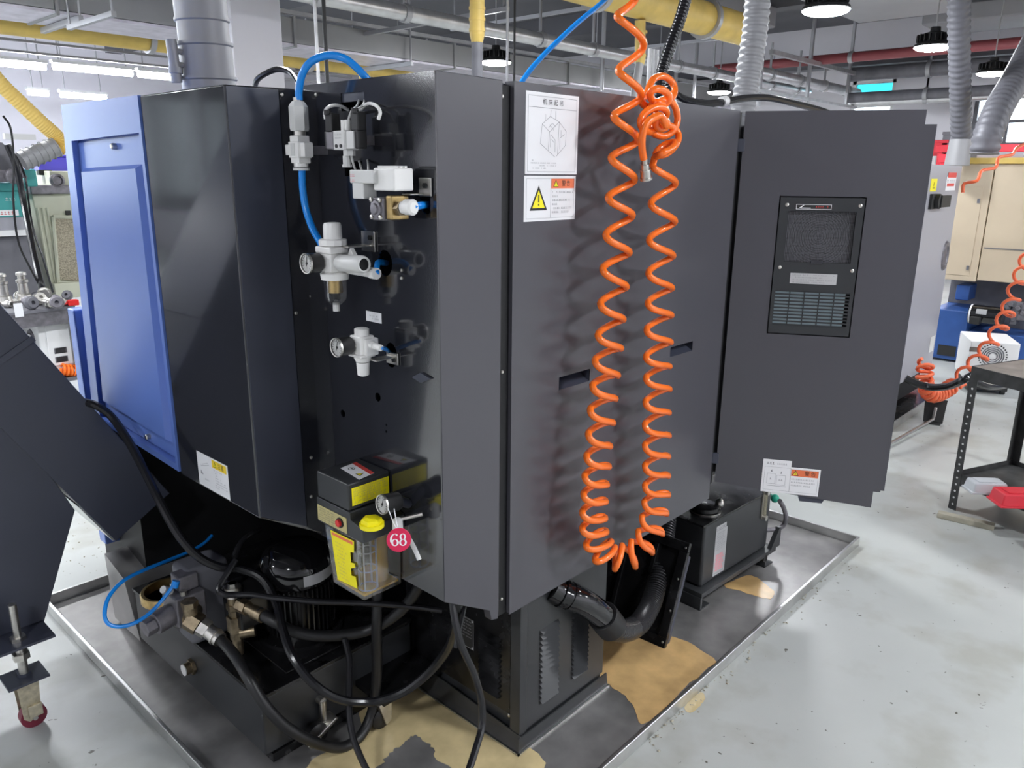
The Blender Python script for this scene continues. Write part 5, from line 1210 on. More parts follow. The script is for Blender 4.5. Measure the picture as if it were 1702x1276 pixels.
c = FT2.uv(1172, 850); q = P(1172, 846, 'z', zt+.01)
MB().lathe([(0, .062), (.006, .062), (.008, .056), (.022, .054), (.026, .048)], (q.x, q.y, zt+.006), (0, 0, 1), 24).build('filler_cap', M['oily'], t)
MB().lathe([(0, .063), (.005, .063)], (q.x, q.y, zt+.006), (0, 0, 1), 24).build('cap_ring', M['zinc'], t)
q = P(1196, 838, 'z', zt+.03)
MB().cyl((q.x, q.y, zt), (q.x, q.y, zt+.02), .006, n=10).ball((q.x, q.y, zt+.035), .018, 12, (1, 1, 1.2)).build('breather', M['zinc'], t)
a, b = FT2.uv(1271, 815), FT2.uv(1266, 860); gu = (a[0]+b[0])/2
MB(FT2.M).box(gu-.018, gu+.018, b[1], a[1], .001, .006).build('gauge_backing', M['zinc'], t)
MB(FT2.M).box(gu-.008, gu+.008, b[1]+.015, a[1]-.01, .006, .016).build('sight_glass', M['oiltank'], t, bevel=.003)
for v in (b[1]+.004, a[1]-.004): MB(FT2.M).hexn((gu, v, .001), (gu, v, .022), .013).build('gauge_nut', M['zinc'], t)
u, v = FT2.uv(1262, 924)
MB(FT2.M).hexn((u, v, 0), (u, v, .03), .020).build('drain_plug', M['oily'], t, bevel=.002)
a, b, c, d = FT2.mid(((1190, 884), (1209, 874), (1203, 946), (1184, 959)))
w_ = b-a; h_ = d-c
s = MB(FT2.M).m(0).box(a, b, c, d, .0002, .001).box(a+w_*.02, b-w_*.12, d, d+h_*.11, .0002, .001).m(1); z = .0014
s.text('OK', a+w_*.62, d+h_*.035, h_*.11, z); s.lines(a+w_*.08, a+w_*.42, d+h_*.035, h_*.06, z, 1)
for k in range(9): s.lines(a+w_*.12, b-w_*(.1+.1*(k % 3)), d-h_*(.06+.045*k), h_*.024, z, .8)
s.m(2)
for k in range(9): s.quad(a+w_*(.1+.05*(k % 2)), b-w_*(.16+.05*(k % 3)), c+h_*(.10+.042*k), c+h_*(.128+.042*k), z)
s.m(1).lines(a+w_*.08, b-w_*.1, c+h_*.05, h_*.03, z, 1)
s.build('stamped_label', [M['greylab'], M['inkg'], M['pinklab']], t, ang=0, label='white label with OK stamp and pink print')
lp = path([(1296, 832, 1.24), (1303, 845, 1.24), (1306, 860, 1.24), (1302, 873, 1.25), (1290, 879, 1.27), (1272, 881, 1.30)])
MB().tube(lp, .010, 10).build('grey_cable', M['castgrey'], label='grey cable loop beside the coolant tank sight gauge', cat='cable')
q = P(1288, 828, 'y', 1.36)
MB().ball(q, .020, 14).cyl(q, q+Vector((.02, .06, 0)), .012, n=10).build('green_knob', M['green'], label='small green round knob below the stepped door label', cat='knob')
# ------------------------------------------------------------------ orange coil hose
L_e = [(1041, -40), (1058, -10), (1026, 27), (1070, 74), (1028, 117), (1066, 158), (1020, 193), (1060, 232), (1016, 262), (1055, 298), (1011, 328), (1051, 358), (1007, 390), (1046, 420), (1002, 446), (1041, 477), (998, 504), (1036, 531), (994, 556), (1032, 579), (989, 598), (1027, 624), (985, 640), (1023, 663), (981, 680), (1019, 703), (978, 720), (1014, 742), (975, 757), (1012, 776), (972, 790), (1009, 806), (970, 820), (1007, 834), (968, 850), (1006, 862), (968, 877), (1008, 884), (974, 905), (1016, 900), (989, 930), (1022, 909), (1022, 946), (1034, 906), (1056, 943), (1049, 899), (1084, 919), (1061, 882), (1101, 888), (1067, 858), (1108, 854), (1071, 833), (1111, 823), (1072, 806), (1111, 791), (1072, 773), (1111, 759), (1072, 739), (1112, 724), (1072, 705), (1112, 686), (1073, 667), (1113, 647), (1074, 627), (1113, 609), (1074, 592), (1115, 569), (1075, 547), (1116, 524), (1077, 503), (1117, 479), (1078, 453), (1119, 425), (1079, 398), (1122, 368), (1082, 338), (1123, 304), (1084, 274)]
YO = 1.165
ep = [P(x, y, 'y', YO) for x, y in L_e]
hc = [Vector((ep[0].x+.25, ep[0].y, 4.3)), Vector((ep[0].x+.06, ep[0].y, 2.9))]; hc = cr([hc[0], hc[1], ep[0]], 8)[:-1]
for i in range(len(ep)-1):
    a, b = ep[i], ep[i+1]; sg = 1 if i % 2 == 0 else -1
    rr_ = (b-a).length*.42; rr_ = min(rr_, .034)
    hv = Vector((CAM.x-a.x, CAM.y-a.y, 0)).normalized()
    for k in range(12):
        s_ = k/12; h = (1-math.cos(math.pi*s_))/2
        px_ = Vector((a.x+(b.x-a.x)*h, a.y+(b.y-a.y)*h, a.z+(b.z-a.z)*(.9*s_+.1*h)))
        hc.append(px_+hv*(sg*rr_*math.sin(math.pi*s_)))
knot = [(1088, 262, 1.16), (1102, 254, 1.13), (1117, 246, 1.13), (1121, 237, 1.14), (1108, 239, 1.16), (1094, 249, 1.17), (1091, 257, 1.16), (1106, 256, 1.15), (1122, 243, 1.15), (1128, 226, 1.16), (1120, 212, 1.17), (1104, 208, 1.17),
        (1090, 214, 1.16), (1079, 219, 1.15), (1068, 213, 1.14), (1065, 200, 1.14), (1074, 186, 1.14), (1090, 178, 1.14), (1104, 180, 1.14), (1108, 190, 1.15), (1100, 200, 1.17), (1084, 206, 1.18), (1080, 214, 1.18), (1090, 224, 1.18), (1106, 226, 1.18), (1120, 216, 1.17), (1126, 198, 1.17), (1121, 176, 1.17), (1107, 165, 1.17), (1090, 170, 1.16), (1081, 160, 1.15), (1083, 151, 1.14), (1096, 148, 1.13), (1109, 155, 1.13), (1112, 166, 1.13), (1104, 173, 1.14), (1090, 170, 1.15), (1078, 178, 1.18), (1068, 172, 1.19), (1066, 165, 1.19), (1074, 158, 1.20), (1080, 142, 1.21), (1088, 130, 1.22), (1104, 127, 1.22), (1118, 138, 1.21), (1121, 154, 1.20), (1112, 168, 1.19), (1098, 172, 1.18), (1088, 186, 1.16), (1100, 196, 1.13), (1108, 203, 1.13), (1107, 211, 1.13), (1096, 214, 1.14), (1090, 206, 1.14), (1096, 196, 1.13), (1106, 201, 1.12), (1106, 209, 1.12), (1098, 193, 1.11), (1086, 196, 1.11), (1074, 206, 1.115), (1068, 224, 1.12), (1067, 245, 1.125), (1070, 264, 1.13)]
hc += [P(x, y, 'y', v) for x, y, v in []] + path(knot, 'y', 6)
t = thing('coil_hose', P(1040, 930, 'y', YO), 'bright orange coiled air hose hanging in a long loop before the rear panel', 'hose')
MB().tube(hc, .0093, 10).build('coil', M['orange'], t, ang=80)
q0, q1 = P(1070, 260, 'y', 1.13), P(1074, 298, 'y', 1.135); d = q1-q0
cp = MB().cyl(q0, q0+d*.35, .008, n=12).cyl(q0+d*.32, q0+d*.55, .011, n=14).cyl(q0+d*.55, q0+d*.62, .014, n=14).cyl(q0+d*.62, q0+d*.9, .0135, n=14).cyl(q0+d*.9, q1, .016, n=14)
cp.build('quick_coupling', M['zinc'], t)
# ------------------------------------------------------------------ the next machines beyond the open door
def yrect(px0, py0, px1, py1, y): a, b = P(px0, py0, 'y', y), P(px1, py1, 'y', y); return min(a.x, b.x), max(a.x, b.x), min(a.z, b.z), max(a.z, b.z)
def xrect(px0, py0, px1, py1, x): a, b = P(px0, py0, 'x', x), P(px1, py1, 'x', x); return min(a.y, b.y), max(a.y, b.y), min(a.z, b.z), max(a.z, b.z)
YG = 1.62
t = thing('grey_machine', (6.0, 2.1, 0), 'mid grey machine cabinet with power switch and small label beyond the door', 'machine')
gx1 = P(1600, 275, 'y', YG).x; gz = P(1590, 275, 'y', YG).z
MB().box(5.2, gx1, YG, 2.7, .20, gz).build('cabinet', M['midgrey'], t, bevel=.006)
MB().box(5.3, gx1-.1, YG+.05, 2.6, .03, .20).build('plinth', M['dark'], t)
FG2 = Frame((0, YG, 0), (1, 0, 0), (0, 0, 1))
a, b, c, d = FG2.mid(((1573, 295), (1589, 292), (1587, 316), (1571, 317)))
s = MB(FG2.M).m(0).box(a, b, c, d, .0005, .002).m(1).quad(a+.02, b-.01, c+.09, c+.125, .003).quad(a+.02, b-.04, c+.03, c+.05, .003).m(2); s.lines(a+.01, b-.01, d-.03, .02, .003)
s.build('red_white_label', [M['whitelab'], M['redlab'], M['inkg']], t, ang=0)
a, b, c, d = FG2.mid(((1547, 297), (1557, 297), (1556, 318), (1546, 318)))
s = MB(FG2.M).m(0).box(a, b, c, d, .0005, .002); warn_tri(s, (a+b)/2, (c+d)/2, (d-c)*.5, 1, 0, .003); s.build('hazard_label', [M['yellowlab'], M['ink']], t, ang=0)
a, b, c, d = FG2.mid(((1545, 322), (1558, 322), (1556, 347), (1543, 347)))
MB(FG2.M).box(a, b, c, d, 0, .02).cyl(((a+b)/2, (c+d)/2, .02), ((a+b)/2, (c+d)/2, .05), .05).box((a+b)/2-.01, b+.12, (c+d)/2-.04, (c+d)/2+.04, .03, .06).build('power_switch', M['ink'], t, bevel=.003)
u, v = FG2.uv(1570, 425)
MB(FG2.M @ Matrix.Translation((u, v, 0)) @ Matrix.Diagonal((1, 1.5, 1, 1))).lathe([(0, .075), (.012, .07), (.014, .05), (.004, .045)], (0, 0, 0), (0, 0, 1), 20).build('oval_handle', M['castgrey'], t)
a, b, c, d = FG2.mid(((1546, 560), (1553, 558), (1551, 583), (1544, 585)))
MB(FG2.M).box(a, b, c, d, .0005, .002).build('small_label', M['paleg'], t)
t = thing('drip_tray', (5.9, 2, 0), 'shallow drip tray under the mid grey machine beyond the door', 'tray')
MB().box(4.75, 6.75, 1.5, 2.8, .0005, .004).build('tray_floor', M['oily'], t, ang=0)
MB().box(4.75, 6.75, 1.49, 1.5, 0, .05).build('rim', M['rim'], t); MB().box(4.74, 4.75, 1.49, 2.8, 0, .05).build('rim', M['rim'], t)
# beige machine on blue base
XBG = 8.0
t = thing('beige_machine', (8.6, .6, 0), 'beige machine on a blue base beyond the mid grey cabinet', 'machine')
zt, zm = P(1660, 272, 'x', XBG).z, P(1605, 467, 'x', XBG).z
yk = P(1638, 370, 'x', XBG).y
MB().box(XBG, 9.6, yk+.003, 1.98, zm, zt).build('front_cover', M['beige'], t, bevel=.008)
MB().box(XBG+.01, 9.6, -1.2, yk-.003, zm+.015, zt).build('front_cover', M['beige'], t, bevel=.008)
MB().box(XBG-.02, 9.62, -1.2, 2.0, zt, zt+.05).build('roof_edge', M['yelduct'], t, bevel=.004)
a, b, c, d = xrect(1600, 309, 1648, 455, XBG)
q0, q1 = P(1606, 310, 'x', XBG), P(1650, 310, 'x', XBG); ydl = yk+.06
MB().box(XBG-.006, XBG, ydl, 1.95, zm+.05, q0.z).build('access_door', M['beige'], t, bevel=.002)
for z in (zm+.12, q0.z-.12): MB().box(XBG-.016, XBG-.005, ydl+.01, ydl+.03, z-.02, z+.02).build('door_latch', M['slate'], t)
zz = P(1670, 414, 'x', XBG).z
MB().box(XBG+.004, XBG+.01, -1.2, yk-.02, zz-.004, zz+.004).build('cover_seam', M['slate'], t)
ybl = P(1604, 560, 'x', XBG-.15).y; zbt = P(1580, 515, 'x', XBG-.15).z
MB().box(XBG-.15, 9.4, ybl, 1.98, .02, zbt).build('blue_base', M['basebl'], t, bevel=.01)
MB().box(XBG-.05, 9.4, -1.2, ybl-.005, .02, .30).build('blue_base', M['basebl'], t, bevel=.01)
MB().box(XBG+.35, 9.4, -1.2, 1.98, .30, zm).build('recess_wall', M['slate'], t)
a, b, c, d = xrect(1590, 473, 1609, 500, XBG+.05); MB().box(XBG+.05, XBG+.3, a, b, c, d).build('blue_box', M['basebl'], t, bevel=.01)
a, b, c, d = xrect(1560, 572, 1567, 590, XBG-.15); MB().box(XBG-.156, XBG-.15, a-.1, b, c, d).build('dark_plate', M['ink'], t)
a, b = P(1612, 521, 'x', XBG-.1), P(1668, 527, 'x', XBG-.1); rm = .085
m2 = MB().cyl(a, b, rm, n=20).build('motor', M['shiny'], t)
MB().cyl(a.lerp(b, .02), a.lerp(b, .07), rm*1.03, n=20).build('motor_band', M['whitelab'], m2)
MB().box(XBG-.20, XBG-.12, a.lerp(b, .55).y, a.lerp(b, .25).y, a.z+.02, a.z+.06).build('motor_plate', M['greylab'], m2)
MB().box(XBG-.24, XBG-.12, a.lerp(b, .42).y, a.lerp(b, .12).y, a.z-.07, a.z-.005).build('terminal_box', M['ink'], m2, bevel=.006)
for k, (px, py, w_, h_) in enumerate(((1680, 505, .10, .05), (1692, 512, .07, .10), (1684, 530, .05, .10), (1700, 520, .08, .14), (1673, 510, .06, .05))):
    q = P(px, py, 'x', XBG-.05); MB().box(q.x, q.x+.1, q.y-w_/2, q.y+w_/2, q.z-h_/2, q.z+h_/2).cyl((q.x-.02, q.y, q.z), (q.x, q.y, q.z), .02).build('valve_block', M['castgrey' if k % 2 else 'slate'], t, bevel=.005)
# white chiller in front of it
fl, frr = P(1600, 652, 'z', .03), P(1690, 668, 'z', .03)
fl = Vector((6.78, 1.40, .10)); U = Vector((math.sin(math.radians(24)), -math.cos(math.radians(24)), 0))
FW = Frame(fl, U, (0, 0, 1)); wd_ = FW.uv(1692, 600)[0]; hw = FW.uv(1612, 566)[1]
t = thing('white_chiller', (6.95, 1.2, 0), 'white enamel chiller with round fan grille beneath the blue base', 'chiller')
MB(FW.M).box(0, wd_, 0, hw, -.42, 0).build('cabinet', M['purewhite'], t, bevel=.008)
MB(FW.M).box(.03, wd_-.03, -.07, 0, -.40, -.02).build('plinth', M['ink'], t)
u, v = FW.uv(1650, 592)
gr = MB(FW.M)
for r in (.03, .045, .06, .075):
    gr.tube([Vector((u+r*math.cos(k*math.pi/12), v+r*math.sin(k*math.pi/12), .003)) for k in range(24)], .004, 5, True)
gr.build('fan_grille', M['slate'], t)
for k in range(30):
    an = 2*math.pi*k/30; MB(FW.M).box(u+.095*math.cos(an)-.005, u+.095*math.cos(an)+.005, v+.095*math.sin(an)-.005, v+.095*math.sin(an)+.005, 0, .003).build('grille_slot', M['ink'], t)
a, b = FW.uv(1612, 576), FW.uv(1627, 585); MB(FW.M).box(a[0], b[0], b[1], a[1], 0, .003).build('display_window', M['benchtop'], t)
q0, q1 = FW.uv(1622, 628), FW.uv(1675, 650)
for row in (0, 1):
    for k in range(14): MB(FW.M).box(q0[0]+(q1[0]-q0[0])*k/14, q0[0]+(q1[0]-q0[0])*(k+.45)/14, q1[1]+.03+row*.06, q1[1]+.07+row*.06, 0, .002).build('vent_slot', M['slate'], t)
for uu in (.06, wd_-.06): MB(FW.M).cyl((uu-.01, -.075, -.05), (uu+.02, -.075, -.05), .024).build('caster', M['ink'], t)
# black cable between the machines
hc2 = path([(1505, 628, 1.35), (1520, 636, 1.30), (1545, 643, 1.22), (1575, 642, 1.10), (1600, 632, 1.0), (1615, 624, .97)], 'y')
MB().tube(hc2, .022, 10).build('thick_cable', M['cable'], label='thick black cable sagging behind the steel trolley leg', cat='cable')
hc2 = path([(1618, 632, .95), (1640, 641, .90), (1665, 641, .86), (1688, 634, .84), (1702, 626, .83)], 'y')
MB().tube(hc2, .020, 10).build('thick_cable', M['cable'], label='thick black cable crossing the white chiller under the trolley top', cat='cable')
def coil_path(pts, r, pitch, ax='y'):
    c = path(pts, ax, 12); L = [0]
    for i in range(len(c)-1): L.append(L[-1]+(c[i+1]-c[i]).length)
    out = []; j = 0; N = int(L[-1]/pitch*12)
    for k in range(N):
        s_ = L[-1]*k/N
        while j < len(c)-2 and L[j+1] < s_: j += 1
        p = c[j].lerp(c[j+1], (s_-L[j])/max(1e-9, L[j+1]-L[j])); tg_ = (c[j+1]-c[j]).normalized()
        e = Vector((.68, -.73, 0)); e = (e-tg_*e.dot(tg_)).normalized() if abs(e.dot(tg_)) < .95 else Vector((0, 0, 1)); b = tg_.cross(e)
        an = 2*math.pi*k/12; out.append(p+(e*math.cos(an)+b*math.sin(an))*r)
    return out
cpth = coil_path([(1712, 420, 1.15), (1692, 470, 1.15), (1678, 510, 1.15), (1662, 545, 1.15), (1640, 580, 1.18), (1615, 610, 1.22), (1590, 635, 1.26)], .048, .15)
cpth += coil_path([(1585, 640, 1.27), (1565, 652, 1.30), (1548, 655, 1.32), (1538, 640, 1.34), (1537, 618, 1.35), (1540, 600, 1.36)], .045, .050)
MB().tube(cpth, .012, 8).build('coil_hose', M['orange2'], label='faded red-orange coiled hose hanging over the white chiller', cat='hose', ang=80)
rp_ = path([(1600, 320, 1.58), (1603, 305, 1.58), (1624, 300, 1.5), (1632, 284, 1.5), (1655, 278, 1.45), (1660, 262, 1.45), (1682, 257, 1.4), (1690, 246, 1.4), (1710, 236, 1.4)], 'y', 6)
MB().tube(rp_, .012, 8).build('red_hose', M['orange2'], label='red hose stepping up over the beige machine top', cat='hose')
# steel trolley, turned towards the aisle
TM = Matrix.Translation((4.262, .855, 0)) @ Matrix.Rotation(math.radians(-23), 4, 'Z')
TW, TL = .44, .95
t = thing('steel_trolley', (4.3, .45, 0), 'dark worn steel trolley with perforated legs and low shelf', 'trolley')
MB(TM).box(0, TW, -TL, 0, .735, .750).build('top_board', M['benchtop'], t)
for q in ((-.006, 0, -TL, 0), (TW, TW+.006, -TL, 0), (0, TW, 0, .006), (0, TW, -TL-.006, -TL)): MB(TM).box(*q, .690, .752).build('apron', M['trolley'], t)
for (x, sx) in ((-.004, 1), (TW+.004, -1)):
    for (y, sy) in ((.004, -1), (-TL-.004, 1)):
        lo = MB(TM).box(min(x, x+sx*.042), max(x, x+sx*.042), min(y, y+sy*.003), max(y, y+sy*.003), 0, .70).box(min(x, x+sx*.003), max(x, x+sx*.003), min(y, y+sy*.042), max(y, y+sy*.042), 0, .70).build('leg', M['trolley'], t, ang=0)
        h = MB(TM)
        for k in range(18): h.lathe([(0, .0055), (.0006, .0055)], (x-.0004*sx, y+sy*.022, .03+k*.036), (-sx, 0, 0), 8)
        h.build('perforations', M['paleg'], lo, kind='stuff')
SZ = .17
MB(TM).box(0, TW, -TL, 0, SZ, SZ+.006).build('shelf', M['trolley'], t)
for q in ((-.002, .002, -TL, 0), (TW-.002, TW+.002, -TL, 0), (0, TW, -.002, .002), (0, TW, -TL-.002, -TL+.002)): MB(TM).box(*q, SZ-.035, SZ+.03).build('shelf_lip', M['trolley'], t)
def bin_(cx, cy, w_, d_, h_, m, label, rz):
    R_ = Matrix.Translation((cx, cy, SZ+.006)) @ Matrix.Rotation(rz, 4, 'Z')
    b = MB(R_)
    q0 = [(-w_/2, -d_/2, h_), (w_/2, -d_/2, h_), (w_/2, d_/2, h_), (-w_/2, d_/2, h_)]; q1 = [(x*1.14, y*1.14, 0) for x, y, z in q0]
    b.add(q0+q1, [(0, 1, 2, 3), (7, 6, 5, 4), (0, 4, 5, 1), (1, 5, 6, 2), (2, 6, 7, 3), (3, 7, 4, 0)])
    t = thing('parts_bin', (cx, cy, SZ+.006), label, 'bin')
    b.build('shell', m, t, bevel=.008)
    MB(R_).box(-w_*.6, w_*.6, -d_*.6, d_*.6, .0, .012).build('rim_lip', m, t, bevel=.004)
    MB(R_).box(-w_*.36, w_*.36, -d_*.36, d_*.36, h_, h_+.004).build('base_ridge', m, t, bevel=.002)
q = P(1634, 806, 'z', SZ+.04); bin_(q.x+.02, q.y-.01, .15, .085, .055, M['bingrey'], 'upturned light grey plastic bin on the trolley shelf', math.radians(-50))
q = P(1682, 826, 'z', SZ+.04); bin_(q.x+.02, q.y-.015, .17, .105, .065, M['red'], 'upturned red plastic bin on the trolley shelf', math.radians(-50))
# timber batten on the floor, dustpan
a, b = P(1558, 858, 'z', .0), P(1652, 880, 'z', 0); d = (b-a).normalized(); n_ = Vector((-d.y, d.x, 0))*.022
MB().prism([a-n_, b-n_, b+n_, a+n_], (0, 0, .028)).build('timber_batten', M['wood'], bevel=.003, label='short weathered timber batten lying before the trolley', cat='timber')
t = thing('dustpan', P(1548, 698, 'z', 0), 'dark dustpan with a long thin steel handle on the floor', 'dustpan')
a, b = P(1536, 703, 'z', .004), P(1563, 707, 'z', .004); d = (b-a).normalized(); nb = Vector((-d.y, d.x, 0)); nb = nb if nb.x > 0 else -nb
MB().prism([a, b, b+nb*.05, a+nb*.05], (0, 0, .005)).prism([a+nb*.05-d*.01, b+nb*.05+d*.01, b+nb*.08+d*.02+Vector((0, 0, .16)), a+nb*.08-d*.02+Vector((0, 0, .16))], nb*.006).build('pan', M['ink'], t)
MB().tube([a.lerp(b, .55)+nb*.05+Vector((0, 0, .11)), a.lerp(b, .5)+nb*.02+Vector((0, 0, .03)), P(1470, 742, 'z', .02)], .010, 8).build('handle', M['zinc'], t)
# far side: red rails and crates before the windows
for k, (px0, px1, py, h_, x, lb) in enumerate(((1555, 1720, 247, .11, 13.5, 'long red rail below the bright windows'), (1560, 1600, 263, .12, 13.0, 'short red beam end just above the grey machine'))):
    a, b = P(px0, py, 'x', x), P(px1, py, 'x', x); MB().box(x, x+.1, b.y, a.y, a.z-h_/2, a.z+h_/2).build('red_rail', M['red'], label=lb, cat='rail', bevel=.01)
    MB().box(x+.02, x+.08, a.y-.1, a.y-.02, 0, a.z-h_/2).box(x+.02, x+.08, b.y+.02, b.y+.1, 0, a.z-h_/2).build('rail_post', M['red'], bpy.data.objects['red_rail' if k == 0 else 'red_rail.001']) if 0 else None
    for yy in (a.y-.06, b.y+.06): MB().box(x+.02, x+.08, yy-.03, yy+.03, 0, a.z-h_/2).build('rail_post', M['red'], [o for o in COL.objects if o.name.startswith('red_rail')][-1])
t = thing('storage_rack', (13.8, 3.4, 0), 'white storage rack with red trim far behind the grey machine', 'rack')
ya, yb2 = P(1555, 250, 'x', 13.8).y, P(1700, 250, 'x', 13.8).y
for z in (1.35, 1.70, 1.92):
    MB().box(13.8, 14.3, yb2, ya, z, z+.03).build('shelf', M['purewhite'], t)
for k in range(7):
    y = ya+(yb2-ya)*k/6; MB().box(13.78, 13.82, y-.02, y+.02, 0, 1.95).build('upright', M['purewhite'], t)
for k, (px, w_, h_, m, lb) in enumerate(((1565, .20, .24, 'red', 'dark red box standing on the white rack'), (1577, .18, .36, 'slate', 'grey box standing on the white rack beside the red one'))):
    q = P(px, 240, 'x', 13.9); MB().box(13.85, 14.15, q.y-w_/2, q.y+w_/2, 1.951, 1.951+h_).box(13.84, 14.16, q.y-w_/2-.01, q.y+w_/2+.01, 1.951+h_-.05, 1.951+h_).build('storage_box', M[m], label=lb, cat='box', bevel=.008)
q = P(1613, 262, 'x', 8.2); 
MB().cyl((q.x, q.y, zt+.05), (q.x, q.y, zt+.19), .05, n=14).lathe([(0, .06), (.04, .06), (.08, .03)], (q.x, q.y, zt+.17), (0, 0, 1), 14).build('signal_lamp', M['slate'], label='small dark signal lamp on the beige machine roof', cat='lamp')
# ------------------------------------------------------------------ far left: bench and machines
BY = 5.13
t = thing('work_bench', (1.2, 5.4, 0), 'grey work bench with perforated corner leg behind the conveyor', 'bench')
bx0, bx1 = .75, P(127, 520, 'y', BY).x
bz = P(80, 513, 'y', BY).z
MB().box(bx0, bx1, BY, BY+.62, bz-.02, bz).build('bench_top', M['slate'], t, bevel=.004)
MB().box(bx0+.01, bx1-.01, BY+.004, BY+.01, bz-.10, bz-.02).build('apron', M['castgrey'], t)
for (x, y) in ((bx1-.045, BY), (bx0, BY), (bx1-.045, BY+.575), (bx0, BY+.575)):
    lo = MB().box(x, x+.045, y, y+.004, 0, bz-.02).box(x+.041, x+.045, y, y+.045, 0, bz-.02).build('leg', M['castgrey'], t)
    h = MB()
    for k in range(20): h.lathe([(0, .007), (.0006, .007)], (x+.022, y-.0002, .03+k*.038), (0, -1, 0), 8)
    h.build('perforations', M['whitelab'], lo, kind='stuff')
zsh = P(115, 628, 'y', BY).z
MB().box(bx0+.01, bx1-.01, BY-.0, BY+.61, zsh-.02, zsh).build('lower_shelf', M['slate'], t)
def holder(px, lb):
    q = P(px, 484, 'y', BY+.35); z0 = bz
    t = thing('tool_holder', (q.x, q.y, z0), lb, 'tool')
    MB().box(q.x-.055, q.x+.055, q.y-.05, q.y+.05, z0, z0+.022).build('base_block', M['zinc'], t, bevel=.003)
    MB().lathe([(.022, .045), (.05, .040), (.055, .030), (.12, .027), (.125, .034), (.14, .034), (.145, .022), (.165, .022), (.17, .030), (.185, .028), (.19, .012)], (q.x, q.y, z0), (0, 0, 1), 18).build('shank', M['zinc'], t)
holder(5, 'upright steel tool holder at the frame edge on the bench'); holder(39, 'upright steel tool holder on a square block on the bench')
mats_ = ['zinc', 'castgrey', 'zinc', 'slate', 'zinc', 'castgrey', 'zinc', 'slate', 'zinc', 'castgrey', 'zinc', 'slate']
labs = ['round steel flange lying on the bench, just before the white tag', 'turned steel ring lying on the bench beside the white tag', 'steel clamp block on the bench middle', 'dark steel hub on the bench behind the clamp block', 'steel stub shaft on the bench beside the dark hub',
        'grey cast jaw on the bench near the red piece', 'steel stepped bush on the bench beside the jaw', 'dark steel nut on the bench rear edge', 'small steel bush between the hub and the tool holder', 'small cast collar behind the grey cast jaw', 'small steel collar behind the white tag', 'small dark sleeve at the bench front edge']
for k, (px, py) in enumerate(((12, 503), (45, 501), (66, 499), (58, 489), (80, 503), (95, 505), (106, 500), (112, 491), (74, 490), (92, 493), (32, 492), (52, 506))):
    q = P(px, py, 'z', bz+.03); 
    b = MB(); ax = Vector((random.uniform(-1, 1), -1, random.uniform(-.2, .6)))
    r = .022+.009*(k % 3)
    b.lathe([(-.03, r*.5), (-.028, r*.6), (-.01, r*.65), (-.008, r), (.012, r), (.016, r*.8), (.028, r*.75), (.028, r*.3), (.010, r*.28)], (q.x, q.y, bz+r), ax, 14)
    b.build('steel_part', M[mats_[k]], label=labs[k], cat='machined part', group='loose steel parts on the bench')
q = P(27, 501, 'y', BY+.02); MB().box(q.x-.022, q.x+.022, BY-.003, BY+.001, bz-.03, bz+.05).box(q.x-.006, q.x+.006, BY-.004, BY-.003, bz+.030, bz+.040).build('paper_tag', M['whitelab'], label='white paper tag hanging over the bench edge', cat='tag')
q = P(121, 502, 'z', bz+.02); MB().box(q.x-.03, q.x+.03, q.y-.02, q.y+.02, bz, bz+.035).cyl((q.x-.03, q.y, bz+.02), (q.x-.05, q.y, bz+.02), .012).build('red_fitting', M['redbtn'], label='small pinkish red fitting at the bench end', cat='fitting', bevel=.005)
# white unit beneath the bench
a = yrect(66, 532, 121, 606, BY+.06)
t = thing('white_cabinet', ((a[0]+a[1])/2, BY+.3, 0), 'white vented cabinet unit standing below the bench', 'cabinet')
MB().box(a[0]-.02, a[1]+.02, BY+.06, BY+.55, a[2]-.03, a[3]+.02).build('housing', M['purewhite'], t, bevel=.008)
MB().box(a[0]+.02, a[1]+.005, BY+.052, BY+.06, a[2]+.01, a[3]-.01).build('front_panel', M['purewhite'], t, bevel=.003)
MB().box(a[0]+.0, a[1]+.0, BY+.09, BY+.5, zsh, a[2]-.03).build('plinth', M['slate'], t)
for r in (0, 1):
    for k in range(8): x = a[0]+.05+(a[1]-a[0]-.08)*k/8; MB().box(x, x+.014, BY+.050, BY+.053, a[2]+.03+r*.055, a[2]+.065+r*.055).build('vent_slot', M['castgrey'], t)
MB().lathe([(0, .07), (.006, .065), (.006, .05), (0, .045)], (a[0]-.02, BY+.2, a[3]-.14), (-1, 0, 0), 18).build('fan_ring', M['castgrey'], t)
b = yrect(40, 536, 60, 600, BY+.3)
MB().box(b[0]-.1, b[1], BY+.34, BY+.58, zsh, b[3]+.02).box(b[0]-.08, b[1]-.02, BY+.335, BY+.34, .2, b[3]-.03).build('white_unit', M['paleg'], label='pale unit tucked behind the white vented cabinet', cat='cabinet', bevel=.006)
cp2 = coil_path([(98, 613, BY+.04), (112, 615, BY+.04), (122, 616, BY+.04), (126, 617, BY+.04)], .032, .022)
MB().tube(cp2, .009, 6).build('coil_hose', M['orange'], label='small orange coiled hose on the floor below the white cabinet', cat='hose', ang=80)
